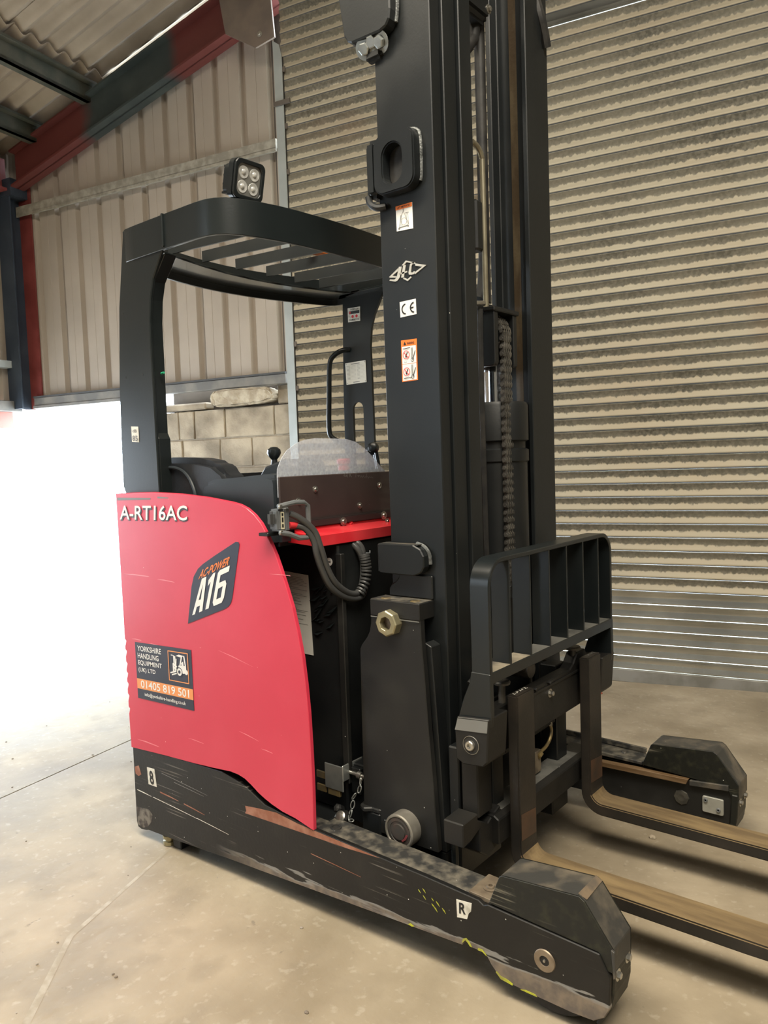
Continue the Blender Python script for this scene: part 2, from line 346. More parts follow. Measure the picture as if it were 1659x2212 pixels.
def flat(name, m, parent, polys, q, push, lift=0.0016):
    """flat print made of polygons given in the 0..1 square of quad q"""
    q = [Vector(p) for p in q]; push = Vector(push); bm = bmesh.new()
    for i, poly in enumerate(polys):
        bm.faces.new([bm.verts.new((q[0] * (1 - a) + q[1] * a) * (1 - t) + (q[3] * (1 - a) + q[2] * a) * t + push * (lift + i * 1.5e-5)) for a, t in poly])
    me = bpy.data.meshes.new(name); bm.to_mesh(me); bm.free(); return new_obj(name, me, parent, m)
def rect(a0, a1, t0, t1): return [(a0, t0), (a1, t0), (a1, t1), (a0, t1)]
def line(a0, t0, a1, t1, w, asp=1.0):
    dx, dy = (a1 - a0) * asp, t1 - t0; L = math.hypot(dx, dy) or 1; nx, ny = -dy / L * w / 2 / asp, dx / L * w / 2
    return [(a0 - nx, t0 - ny), (a1 - nx, t1 - ny), (a1 + nx, t1 + ny), (a0 + nx, t0 + ny)]
def ringpoly(cx, cy, r, w, asp, k=18):
    out = []
    for i in range(k):
        a, b = 2 * math.pi * i / k, 2 * math.pi * (i + 1) / k
        out.append([(cx + math.cos(a) * r / asp, cy + math.sin(a) * r), (cx + math.cos(b) * r / asp, cy + math.sin(b) * r), (cx + math.cos(b) * (r - w) / asp, cy + math.sin(b) * (r - w)), (cx + math.cos(a) * (r - w) / asp, cy + math.sin(a) * (r - w))])
    return out
def disc(cx, cy, r, asp, k=18): return [(cx + math.cos(2 * math.pi * i / k) * r / asp, cy + math.sin(2 * math.pi * i / k) * r) for i in range(k)]
def side(q, Y): return [(x, Y, z) for x, z in q]
def tag(o, label=None, cat=None, group=None, kind=None):
    if label: o['label'] = label
    if cat: o['category'] = cat
    if group: o['group'] = group
    if kind: o['kind'] = kind
    return o
def empty(name, loc):
    o = bpy.data.objects.new(name, None); COL.objects.link(o); o.location = loc; o.empty_display_size = 0.2; return o
NY = (0, -1, 0); PX = (1, 0, 0); PZ = (0, 0, 1)

# ================================================================== THE SETTING
def quad_floor(name, u0, u1, n0, n1, m, t=0.06, parent=None):
    bm = bmesh.new()
    top = [bw(u, n, 0) for u, n in ((u0, n0), (u1, n0), (u1, n1), (u0, n1))]
    for p in top: p.z = floor_z(p.x)
    a = [bm.verts.new(p) for p in top]; b = [bm.verts.new(p - Vector((0, 0, t))) for p in top]
    bm.faces.new(a); bm.faces.new(list(reversed(b)))
    for i in range(4): j = (i + 1) % 4; bm.faces.new((a[i], b[i], b[j], a[j]))
    return finish(name, bm, m, parent)
floor = quad_floor('floor', -2.474, 6.0, -3.4, 6.5, CONC); tag(floor, kind='structure')
quad_floor('floor_slab', -5.75, -2.482, -3.4, 6.5, CONC, parent=floor)
quad_floor('joint_filler', -2.52, -2.44, -3.39, 6.4, mat('joint_filler', (0.05, 0.045, 0.04, 1), 0.9), 0.03, parent=floor).location.z = -0.02
sl_ = bmesh.new(); vs_ = [sl_.verts.new((x, y, floor_z(x) + 0.0004)) for x, y in ((-1.53, 0.03), (-1.515, 0.02), (-1.31, -0.47), (-1.06, -0.72), (-0.86, -0.93), (-0.872, -0.942), (-1.075, -0.735), (-1.325, -0.48))]
sl_.faces.new(vs_); finish('pale_scrape', sl_, mat('pale_scrape', (0.36, 0.32, 0.25, 1), 0.8, 0, (0.27, 0.23, 0.165, 1), 20, 0.4, 0.6), floor)
yard = empty('yard', bw(-8, -6, -0.22)); tag(yard, kind='structure')
box('yard_surface', YARD, yard, -40, 30, -30, 40, -0.40, -0.235)

# roof: corrugated sheets in lapped courses
ceiling = empty('ceiling', bw(-2, 0, 4.9)); tag(ceiling, kind='structure')
def roof_z(u): return 4.405 + 0.27 * (u + 4.46)
def roof_sheet_mesh(u0, u1, waves=7, pitch=0.146, amp=0.024, th=0.007):
    bm = bmesh.new(); k = waves * 8; rows = []
    for uu in (u0, u1):
        for dz in (0, th):
            rows.append([bm.verts.new(bw(uu, i * pitch / 8, roof_z(uu) + amp * math.cos(2 * math.pi * i / 8) + dz)) for i in range(k + 1)])
    a0, a1, b0, b1 = rows
    for i in range(k):
        bm.faces.new((a0[i], b0[i], b0[i + 1], a0[i + 1])); bm.faces.new((a1[i], a1[i + 1], b1[i + 1], b1[i]))
        bm.faces.new((a0[i], a0[i + 1], a1[i + 1], a1[i])); bm.faces.new((b0[i], b1[i], b1[i + 1], b0[i + 1]))
    bmesh.ops.recalc_face_normals(bm, faces=bm.faces)
    me = bpy.data.meshes.new('roof_sheet'); bm.to_mesh(me); bm.free()
    for p in me.polygons: p.use_smooth = True
    try: me.set_sharp_from_angle(angle=R(40))
    except Exception: pass
    return me
for (u0, u1, dz) in ((-5.78, -4.36, 0.0), (-4.52, -1.9, 0.033), (-2.05, 0.6, 0.066), (0.45, 3.1, 0.1), (2.95, 5.6, 0.133)):
    me = roof_sheet_mesh(u0, u1)
    for i in range(10):
        o = new_obj('roof_sheet', me, ceiling, ROOFM); o.location = N * (-3.26 + i * 0.146 * 6.93) + Vector((0, 0, dz + (i % 2) * 0.008))
def slope_beam(name, m, parent, u0, z0, u1, z1, n0, n1, d0, d1):
    """bar following the roof slope between two heights below its line"""
    bm = bmesh.new(); L = [(u0, z0 - d0), (u1, z1 - d0), (u1, z1 - d1), (u0, z0 - d1)]
    a = [bm.verts.new(bw(u, n0, z)) for u, z in L]; b = [bm.verts.new(bw(u, n1, z)) for u, z in L]
    bm.faces.new(a); bm.faces.new(list(reversed(b)))
    for i in range(4): j = (i + 1) % 4; bm.faces.new((a[i], b[i], b[j], a[j]))
    return finish(name, bm, m, parent)
rafter = empty('trim_1', bw(-4.2, -2.95, 4.1)); tag(rafter, kind='structure')
rz0, rz1 = 4.025, 4.025 + 0.266 * 3.4
args = (-5.36, rz0, -1.96, rz1)
slope_beam('rafter_web', RAFT, rafter, *args, -2.99, -2.975, 0.0, 0.30)
slope_beam('rafter_top_flange', RAFT, rafter, *args, -3.05, -2.915, 0.0, 0.016)
slope_beam('rafter_bottom_flange', RAFT, rafter, *args, -3.05, -2.915, 0.284, 0.30)
bm = bmesh.new()
a_prism(bm, [(-3.03, 4.33), (-2.78, 4.17), (-2.62, 4.20), (-2.66, 4.75), (-3.10, 4.75)], -2.915, -2.90, 'Y')
bm.transform(Matrix(((U.x, N.x, 0, 0), (U.y, N.y, 0, 0), (0, 0, 1, 0), (0, 0, 0, 1))))
gus = finish('gusset_plate', bm, mat('brown_gusset', (0.13, 0.10, 0.08, 1), 0.7, 0, (0.17, 0.13, 0.10, 1), 6), rafter)
bolt('gusset_bolt', STEEL, gus, bw(-2.74, -2.90, 4.25), N, 0.012)
for k, (u, zz) in enumerate(((-4.46, 4.225), (-5.10, 4.055))):
    p = empty('trim_%d' % (k + 2), bw(u, 0, zz)); tag(p, kind='structure')
    bbox('purlin_web', PURL, p, u - 0.02, u + 0.02, -3.0, 6.2, zz, zz + 0.145)
    bbox('purlin_flange', PURL, p, u - 0.07, u + 0.02, -3.0, 6.2, zz, zz + 0.022)
    bbox('purlin_top', PURL, p, u - 0.02, u + 0.075, -3.0, 6.2, zz + 0.125, zz + 0.145)
eave = bbox('trim_5', REDO, None, -5.56, -5.46, -2.95, 6.2, 3.72, 3.98); tag(eave, kind='structure')
bbox('eave_flange', REDO, eave, -5.60, -5.40, -2.95, 6.2, 3.70, 3.72)

# corner column
colm = empty('trim_6', bw(-5.48, -3.02, -0.13)); tag(colm, kind='structure')
bbox('column_flange', COLM, colm, -5.56, -5.40, -2.935, -2.92, 1.86, 3.80)
bbox('column_web', COLM, colm, -5.49, -5.475, -3.08, -2.93, 1.86, 3.80)
bbox('column_flange', REDO, colm, -5.56, -5.335, -3.09, -3.075, 1.86, 3.76)
bbox('column_stiffener', COLM, colm, -5.57, -5.36, -3.08, -2.91, 3.66, 3.80)

# back wall: profiled sheets, lintel beam, block pier
wall = empty('wall_back', bw(-4.1, -3.1, -0.12)); tag(wall, kind='structure')
def clad_mesh(nr, z0, ztop, pitch=0.2475):
    """sheet with nr ribs; ztop(u) is a function of the local u"""
    prof = []
    for i in range(nr):
        b = i * pitch
        prof += [(b, 0), (b + 0.090, 0), (b + 0.092, -0.003), (b + 0.094, 0), (b + 0.185, 0), (b + 0.2, -0.036), (b + 0.232, -0.036)]
    prof += [(nr * pitch, 0), (nr * pitch + 0.012, 0)]
    return prof
def clad_sheet(name, parent, ub, nr, z0, ztop, dn=0.0, wallm=True):
    bm = bmesh.new(); prof = clad_mesh(nr, z0, ztop); rows = []
    for dd in (0, -0.0012):
        rows.append([bm.verts.new(bw(ub + u, -3.1 + n + dn + dd, z0)) for u, n in prof]); rows.append([bm.verts.new(bw(ub + u, -3.1 + n + dn + dd, ztop(ub + u))) for u, n in prof])
    for a, b in ((rows[0], rows[1]), (rows[3], rows[2])):
        for i in range(len(prof) - 1): bm.faces.new((a[i], a[i + 1], b[i + 1], b[i]))
    me = bpy.data.meshes.new(name); bm.to_mesh(me); bm.free(); return new_obj(name, me, parent, CLAD)
bbox('verge_sheet', CLAD, wall, -5.64, -5.30, -3.16, -3.14, 1.9, 4.18)
zt = lambda u: 3.80 + 0.262 * (u + 5.36) + 0.16
P = 0.2475
for i, (ub, nr) in enumerate(((-5.99 + 2 * P, 2), (-5.99 + 4 * P, 3), (-5.99 + 7 * P, 3), (-5.99 + 10 * P, 3))):
    clad_sheet('cladding_sheet', wall, ub, nr, 3.57, zt, 0.0)
for i, (ub, nr) in enumerate(((-5.99 + 2 * P, 2), (-5.99 + 4 * P, 4), (-5.99 + 8 * P, 2), (-5.99 + 10 * P, 3))):
    clad_sheet('cladding_sheet', wall, ub + 0.0, nr, 1.955, lambda u: 3.56, 0.004)
girt = bbox('trim_7', GIRT, None, -5.46, -2.735, -3.095, -3.03, 3.535, 3.60); tag(girt, kind='structure')
bbox('girt_lip', GIRT, girt, -5.46, -2.735, -3.04, -3.03, 3.515, 3.54)
for u in (-4.62, -3.98, -3.2): bolt('girt_bolt', GIRT, girt, bw(u, -3.05, 3.535), (0, 0, -1), 0.016, False, h=0.02)
lint = bbox('trim_8', mat('lintel_grey', (0.13, 0.125, 0.115, 1), 0.6, 0.2, (0.20, 0.185, 0.16, 1), 8), None, -5.40, -2.74, -3.11, -3.04, 1.885, 1.955, 0.004); tag(lint, kind='structure')
bbox('lintel_flange', mat('lintel_dark', (0.05, 0.05, 0.05, 1), 0.6), lint, -5.40, -2.74, -3.12, -3.03, 1.955, 1.968)
bbox('lintel_flange', MATS['lintel_grey'], lint, -5.40, -4.0, -3.12, -3.03, 1.862, 1.885)

# block pier below the lintel
rows_u = [(-4.00, -3.80), (-3.79, -3.64), (-3.63, -3.34), (-3.33, -2.885), (-2.875, -2.70)]
rows_v = [(-4.00, -3.775), (-3.765, -3.40), (-3.39, -3.10), (-3.09, -2.70)]
bbox('mortar_bed', MORT, wall, -3.995, -2.70, -3.21, -3.088, -0.16, 1.735)
zb = 1.735; r_ = 0
while zb > -0.1:
    for (u0, u1) in (rows_u if r_ % 2 == 0 else rows_v):
        bm = bmesh.new(); a_box(bm, u0, u1, -3.20, -3.076 + random.uniform(-0.004, 0.004), zb - 0.214, zb)
        es = [e for e in bm.edges]; bmesh.ops.bevel(bm, geom=es, offset=0.006, segments=1, affect='EDGES')
        bmesh.ops.subdivide_edges(bm, edges=[e for e in bm.edges if e.calc_length() > 0.08], cuts=2, use_grid_fill=True)
        for v in bm.verts: v.co += Vector((random.uniform(-1, 1), random.uniform(-1, 1), random.uniform(-1, 1))) * 0.0022
        bm.transform(B); finish('concrete_block', bm, BLOCKM, wall)
    zb -= 0.225; r_ += 1
bbox('broken_block', BLOCKM, wall, -3.98, -3.52, -3.19, -3.08, 1.745, 1.80, 0.012)
bbox('broken_block', BLOCKM, wall, -2.86, -2.71, -3.2, -3.10, 1.745, 1.885, 0.008)
# loose slab of stone lying on the pier
bm = bmesh.new()
a_prism(bm, [(-3.44, 1.835), (-3.425, 1.775), (-3.38, 1.752), (-3.2, 1.747), (-3.06, 1.752), (-2.95, 1.757), (-2.865, 1.775), (-2.85, 1.81), (-2.875, 1.852), (-2.93, 1.868), (-3.05, 1.872), (-3.2, 1.876), (-3.36, 1.874), (-3.41, 1.862)], -3.18, -3.02, 'Y')
bmesh.ops.triangulate(bm, faces=[f for f in bm.faces if len(f.verts) > 4])
bmesh.ops.bevel(bm, geom=[e for e in bm.edges if len(e.link_faces) == 2 and e.calc_face_angle(0) > 0.9], offset=0.014, segments=2, affect='EDGES')
bmesh.ops.subdivide_edges(bm, edges=[e for e in bm.edges if e.calc_length() > 0.05], cuts=2)
bmesh.ops.triangulate(bm, faces=bm.faces)
for v in bm.verts: v.co += Vector((random.uniform(-1, 1), random.uniform(-1, 1), random.uniform(-1, 1))) * 0.005
bm.transform(B); st = finish('stone_slab', bm, STONE, None)
tag(st, 'rough pale stone slab lying on top of the block wall', 'stone')

# left wall above the side opening
wl_ = empty('wall_left', bw(-5.6, -1, -0.12)); tag(wl_, kind='structure')
bm = bmesh.new(); prof = []
for i in range(36):
    b = -3.08 - P + i * P; prof += [(b, 0), (b + 0.185, 0), (b + 0.2, -0.036), (b + 0.232, -0.036)]
lo = [bm.verts.new(bw(-5.60 + d, n, 1.93)) for n, d in prof]; hi = [bm.verts.new(bw(-5.60 + d, n, 4.14)) for n, d in prof]
for i in range(len(prof) - 1): bm.faces.new((lo[i], lo[i + 1], hi[i + 1], hi[i]))
finish('cladding_sheet', bm, CLAD, wl_)
bbox('wall_rail', GIRT, wl_, -5.59, -5.52, -2.90, 6.0, 3.54, 3.60)
bbox('wall_rail', GALV, wl_, -5.59, -5.50, -2.97, 6.0, 2.215, 2.275)
bbox('lintel_beam', MATS['lintel_grey'], wl_, -5.62, -5.50, -3.0, 6.0, 1.84, 1.93, 0.004)
bbox('red_lintel', mat('faded_red_paint', (0.50, 0.17, 0.13, 1), 0.6), wl_, -5.68, -5.63, -3.0, 6.0, 1.70, 1.86)
bbox('threshold', mat('threshold_dark', (0.05, 0.05, 0.05, 1), 0.8), wl_, -5.61, -5.57, -3.0, 3.0, -0.17, -0.135)
bbox('wall_panel', CLAD, wl_, -5.62, -5.57, 0.6, 6.0, -0.16, 1.84)

# walls behind and beside the camera
wf = bbox('wall_front', mat('inner_wall_grey', (0.15, 0.15, 0.14, 1), 0.9), None, -5.7, 6.1, 6.5, 6.56, -0.2, 7.6); tag(wf, kind='structure')
wr = bbox('wall_right', MATS['inner_wall_grey'], None, 5.5, 5.56, -3.4, 6.56, -0.2, 7.6); tag(wr, kind='structure')
bbox('side_panel', CLAD, wall, 2.55, 5.55, -3.15, -3.05, -0.2, 7.6); bbox('door_header', CLAD, wall, -2.75, 6.05, -3.15, -3.05, 4.9, 7.6)

bbox('door_jamb', mat('brown_jamb', (0.09, 0.075, 0.062, 1), 0.8, 0, (0.13, 0.11, 0.09, 1), 5), wall, -2.80, -2.56, -3.25, -3.12, -0.15, 5.4)
bbox('packing_board', MATS['brown_jamb'], wall, -3.965, -2.70, -3.25, -3.22, 1.60, 1.96)
# closing strip between rafter and roof, with small gaps where daylight shows
slope_beam('verge_closer', PURL, rafter, -5.5, rz0 - 0.037, -1.96, rz1, -3.10, -3.085, -0.085, 0.02)
for i in range(14):
    u0 = -5.49 + i * P
    slope_beam('verge_closer', PURL, rafter, u0, 4.025 + 0.266 * (u0 + 5.36), u0 + 0.205, 4.025 + 0.266 * (u0 + 0.205 + 5.36), -3.10, -3.085, -0.16, -0.08)

# roller shutter door
door = empty('door_1', bw(-0.1, -2.85, -0.03)); tag(door, kind='structure')
PITCH = 0.0763
def slat_mesh(u0=-2.545, u1=2.6):
    prof = [(-0.004, 0.0), (0.003, -0.001), (0.0045, -0.0035), (0.003, -0.006), (-0.001, -0.012), (-0.0058, -0.021), (-0.0086, -0.030), (-0.0096, -0.0370), (-0.0095, -0.0390), (-0.0089, -0.0406), (0.0024, -0.0605), (0.0030, -0.0619), (0.0036, -0.0640), (0.0038, -0.0675), (0.0030, -0.0705), (-0.001, -0.0725), (-0.006, -0.074), (-0.006, -0.0763)]
    bm = bmesh.new()
    a = [bm.verts.new(bw(u0, -2.855 + n, z)) for n, z in prof]; b = [bm.verts.new(bw(u1, -2.855 + n, z)) for n, z in prof]
    c = [bm.verts.new(bw(u0, -2.857 + n, z)) for n, z in prof]
    for i in range(len(prof) - 1): bm.faces.new((a[i], b[i], b[i + 1], a[i + 1]))
    for i in range(len(prof) - 1): bm.faces.new((c[i], c[i + 1], a[i + 1], a[i]))
    me = bpy.data.meshes.new('slat'); bm.to_mesh(me); bm.free()
    for p in me.polygons: p.use_smooth = True
    return me
sm1 = slat_mesh(); sm1.materials.append(SLAT); sm2 = sm1.copy(); sm2.materials.clear(); sm2.materials.append(GALVS)
sm3 = slat_mesh(-2.545, -0.9); sm3.materials.append(SLAT); sm4 = slat_mesh(-0.898, 2.6); sm4.materials.append(GALVS)
for i in range(62):
    for me in ((sm3, sm4) if i == 48 else (sm2 if i < 6 else sm1,)):
        o = new_obj('slat', me, door); o.location = (0, 0, 0.052 + PITCH * (i + 1))
bb = bbox('bottom_bar', mat('bottom_bar_dusty', (0.30, 0.29, 0.26, 1), 0.5, 0.5, (0.2, 0.19, 0.16, 1), 7), door, -2.53, 2.6, -2.862, -2.838, -0.02, 0.052, 0.003)
bbox('rubber_seal', RUB, bb, -2.53, 2.6, -2.866, -2.842, -0.062, -0.02, 0.004)
gd = bbox('guide_rail', GALV, door, -2.592, -2.527, -2.842, -2.836, -0.1, 4.02)
bbox('guide_web', GALV, gd, -2.592, -2.586, -2.90, -2.842, -0.1, 4.02)
bbox('guide_shadow_gap', RUB, gd, -2.548, -2.524, -2.85, -2.844, -0.1, 4.02)
bm = bmesh.new(); a_prism(bm, [(-2.592, 4.02), (-2.527, 4.02), (-2.545, 4.10), (-2.598, 4.14)], -2.842, -2.836, 'Y'); bm.transform(B); finish('guide_bellmouth', bm, GALV, gd)
bbox('guide_rail', GALV, door, 2.53, 2.60, -2.842, -2.836, -0.1, 4.9); bbox('guide_web', GALV, door, 2.594, 2.60, -3.05, -2.842, -0.1, 4.9)
bbox('latch_strap', MATS['brown_jamb'], door, -2.60, -2.47, -2.835, -2.825, 3.705, 3.735)
for z in (3.92, 3.55, 3.25, 2.95, 2.72, 2.48, 2.1, 1.8): bbox('end_lock', MATS['brown_jamb'], gd, -2.528, -2.505, -2.846, -2.838, z, z + 0.035, 0.003)
bm = bmesh.new(); a_lathe(bm, bw(-2.7, -2.62, 4.86), U, [(0, 0), (0.22, 0), (0.22, 5.3), (0, 5.3)], 32)
finish('roller_drum', bm, GIRT, door, 0, True)

# ================================================================== THE REACH TRUCK  (x forward along the forks, near side at y = 0, far side at y = 1.135)
FAR = 1.135
truck = empty('reach_truck', (-0.80, 0.567, -0.02))
tag(truck, 'red and black reach truck with tall black mast and two forks', 'reach truck')
T = truck

# --- near leg: one long side plate running from the rear corner to the wheel
hole = [(-0.290, 0.088), (-0.2885, 0.099), (-0.283, 0.107), (-0.275, 0.106), (-0.270, 0.098), (-0.262, 0.092)]
plate = [(-1.700, 0.30), (-1.702, 0.02), (-1.694, 0.0), (-1.675, -0.004), (-1.648, 0.0), (-1.63, 0.005), (-1.483, 0.013), (-1.198, 0.034), (-0.988, 0.046), (-0.623, 0.068), (-0.318, 0.086)] + hole + \
        [(-0.235, 0.093), (-0.220, 0.086), (-0.209, 0.070), (-0.194, 0.056), (-0.182, 0.044), (-0.104, 0.041), (0.0, 0.040), (0.052, 0.044), (0.078, 0.062), (0.090, 0.085), (0.093, 0.160), (0.068, 0.205), (-0.214, 0.219), (-0.226, 0.214), (-0.24, 0.222), (-0.40, 0.230), (-0.79, 0.243), (-1.0, 0.262), (-1.09, 0.30), (-1.2, 0.32), (-1.45, 0.312)]
leg = prism('leg_side_plate', LEG, T, plate, 0.0, 0.016, 'Y', 0.002)
pl_far = [(x, z) for x, z in plate if x > -1.3]
prism('leg_side_plate', LEG, T, [(-1.70, 0.30), (-1.70, 0.0)] + [(x, z) for x, z in plate[7:]], FAR - 0.016, FAR, 'Y', 0.002)
# top plates
box('leg_top_plate', LEGTOP, T, -1.02, -0.262, 0.014, 0.098, 0.214, 0.222, 0.001)
lt = prism('leg_top_cover', LEGTOP, T, [(-0.80, 0.226), (-0.80, 0.240), (-0.255, 0.224), (-0.255, 0.212)], 0.012, 0.100, 'Y', 0.002)
prism('leg_top_plate', LEGTOP, T, [(-1.02, 0.225), (-1.02, 0.243), (-0.22, 0.224), (-0.22, 0.212)], FAR - 0.094, FAR - 0.012, 'Y', 0.002)
prism('rub_strip', LEGTOP, T, [(-1.1, 0.245), (-1.1, 0.262), (-0.235, 0.242), (-0.235, 0.226)], FAR - 0.012, FAR - 0.002, 'Y', 0.001)
bpz = 0.2265
prism('bolt_plate', mat('brown_dirty_plate', (0.13, 0.10, 0.07, 1), 0.6, 0.3, (0.21, 0.17, 0.12, 1), 20, bump=0.08), T, [(-0.275, 0.218), (-0.275, 0.229), (-0.205, 0.226), (-0.205, 0.214)], 0.012, 0.108, 'Y', 0.001)
bolt('leg_bolt', MATS['brown_dirty_plate'], T, (-0.238, 0.055, 0.228), (0.02, 0, 1), 0.011, True, True, 0.005)
lathe('leg_hole_plug', RUB, T, (-0.755, 0.052, 0.2385), (0.03, 0, 1), [(0, 0.001), (0.011, 0.001), (0.0115, 0.003), (0.016, 0.003), (0.017, 0)], 20)
box('leg_inner_plate', BLKD, T, -1.02, 0.07, 0.094, 0.106, 0.06, 0.21, 0.001)
# rubbed primer patch and worn steel edge on the plate
primer = [(-1.092, 0.236), (-1.04, 0.243), (-1.0, 0.247), (-0.95, 0.252), (-0.86, 0.243), (-0.79, 0.2405), (-0.649, 0.2365), (-0.55, 0.2335), (-0.66, 0.226), (-0.788, 0.222), (-0.95, 0.217), (-1.04, 0.214), (-1.094, 0.212), (-1.088, 0.222)]
quad('rubbed_primer', RUSTO, leg, side(primer, -0.0002), NY, 0.0006)
for pts in ([(-0.291, 0.094), (-0.288, 0.106), (-0.278, 0.112), (-0.268, 0.104), (-0.262, 0.094), (-0.268, 0.094), (-0.274, 0.101), (-0.281, 0.105), (-0.286, 0.099)],
            [(-0.196, 0.0575), (-0.182, 0.045), (-0.150, 0.042), (-0.149, 0.047), (-0.166, 0.052), (-0.182, 0.053), (-0.192, 0.061)],
            [(-0.245, 0.093), (-0.232, 0.094), (-0.22, 0.087), (-0.222, 0.092), (-0.232, 0.100), (-0.244, 0.099)],
            [(-0.46, 0.081), (-0.447, 0.079), (-0.440, 0.083), (-0.452, 0.087)], [(-0.130, 0.041), (-0.085, 0.041), (-0.09, 0.046), (-0.115, 0.046)]):
    quad('lime_paint_mark', YEL, leg, side(pts, -0.0002), NY, 0.0006)
rnd = random.Random(3)
for cx, cz, n_ in ((-0.385, 0.172, 5), (-0.345, 0.150, 3)):
    for i in range(n_):
        x, z = cx + rnd.uniform(-0.035, 0.035), cz + rnd.uniform(-0.02, 0.02); a = rnd.uniform(0.003, 0.007)
        quad('lime_paint_mark', YEL, leg, side([(x - a, z + a * 0.9), (x - a * 0.5, z), (x + a, z - a * 1.2), (x + a * 0.3, z + a * 0.1)], -0.0002), NY, 0.0005)
# worn wheel-position stickers
q8 = side([(-1.612, 0.180), (-1.563, 0.181), (-1.572, 0.244), (-1.616, 0.241)], -0.0003)
s8 = quad('worn_sticker', WHITED, T, q8, NY); text('8', BLKP, s8, sub(q8, 0.25, 0.78, 0.06, 0.86), NY, 0.03)
qp = side([(-0.303, 0.157), (-0.264, 0.164), (-0.259, 0.208), (-0.304, 0.203)], -0.0003)
sp = quad('worn_sticker', WHITED, T, [qp[0], sub(qp, 0.75, 1, 0, 1)[0], sub(qp, 0.85, 1, 0.35, 1)[0], sub(qp, 0, 1, 0.5, 1)[1], qp[2], qp[3]], NY); text('R', BLKP, sp, sub(qp, 0.18, 0.66, 0.25, 0.88), NY, 0.03)
# long scrape lines
for (x0, z0, x1, z1, w, m_) in ((-1.685, 0.140, -1.60, 0.138, 0.004, WHITED), (-1.59, 0.137, -1.34, 0.127, 0.0025, WHITED), (-1.34, 0.127, -1.18, 0.118, 0.002, WHITED), (-1.545, 0.165, -1.44, 0.162, 0.006, RUSTO), (-1.41, 0.158, -1.30, 0.151, 0.005, RUSTO),
                             (-1.53, 0.238, -1.28, 0.222, 0.0022, GREYPR), (-0.81, 0.166, -0.62, 0.158, 0.0025, RUSTO), (-1.46, 0.222, -1.30, 0.214, 0.0022, GREYPR)):
    quad('scrape_line', m_, leg, side([(x0, z0), (x1, z1 - w * 0.2), (x1, z1), ((x0 + x1) / 2, (z0 + z1) / 2 + w * 0.6), (x0, z0 + w * 0.7)], -0.0002), NY, 0.0005)
quad('bare_patch', RUSTO if False else WHITED, leg, side([(-1.696, 0.075), (-1.62, 0.085), (-1.60, 0.07), (-1.605, 0.045), (-1.63, 0.02), (-1.66, 0.006), (-1.694, 0.01)], -0.0002), NY, 0.0004).data.materials[0] = mat('bare_corner', (0.20, 0.18, 0.15, 1), 0.5, 0.3, (0.05, 0.04, 0.035, 1), 30, 0.45, 0.6)
quad('bare_patch', RUSTO, leg, side([(-1.693, 0.225), (-1.668, 0.235), (-1.655, 0.205), (-1.672, 0.195), (-1.69, 0.2)], -0.0002), NY, 0.0004)

# --- wheel boxes at the leg ends
def wheel_box(y0, y1, outer, top_m):
    prof = [(-0.213, 0.222), (-0.182, 0.298), (-0.174, 0.302), (0.022, 0.318), (0.034, 0.310), (0.099, 0.222), (0.099, 0.170)]
    bm = bmesh.new()
    # side plates of the cover
    for a, b in ((y0, y0 + 0.006), (y1 - 0.006, y1)):
        a_prism(bm, prof + [(0.080, 0.170), (0.066, 0.206)], a, b, 'Y')
    body = finish('wheel_cover', bm, HOUS, T, 0.001)
    bm = bmesh.new(); inner = [(x - (0.004 if x > 0 else -0.004), z - 0.005) for x, z in prof]
    a_prism(bm, prof + list(reversed(inner)), y0 + 0.001, y1 - 0.001, 'Y')
    finish('cover_top', bm, top_m, body, 0.003)
    return body
nb = wheel_box(0.004, 0.108, True, HOUST)
quad('edge_wear', RUSTO, nb, [(0.016, 0.012, 0.3195), (0.036, 0.014, 0.311), (0.034, 0.103, 0.3125), (0.018, 0.106, 0.3197)], PZ, 0.0006).data.materials[0] = mat('worn_corner', (0.20, 0.15, 0.10, 1), 0.5, 0.3, (0.12, 0.10, 0.08, 1), 30)
fb = wheel_box(FAR - 0.112, FAR - 0.006, False, HOUST)
# end caps with two bolts
def end_cap(y0, y1):
    pr = [(0.098, 0.190), (0.096, 0.115), (0.088, 0.075), (0.062, 0.030), (0.052, 0.030), (0.072, 0.075), (0.078, 0.19)]
    c = prism('end_cap', HOUS, T, pr, y0, y1, 'Y', 0.003)
    return c
ec = end_cap(0.012, 0.112); ef = end_cap(FAR - 0.116, FAR - 0.01)
bolt('cap_bolt', STEEL, ec, (0.0965, 0.032, 0.152), PX, 0.008, True); bolt('cap_bolt', STEEL, ec, (0.0965, 0.088, 0.163), PX, 0.008, True)
bolt('cap_bolt', STEEL, ef, (0.0965, FAR - 0.085, 0.158), PX, 0.008, True); bolt('cap_bolt', STEEL, ef, (0.0965, FAR - 0.03, 0.163), PX, 0.008, True)
prism('corner_tab', HOUST, ec, [(0.096, 0.225), (0.104, 0.222), (0.106, 0.164), (0.100, 0.160)], -0.001, 0.006, 'Y', 0.001)
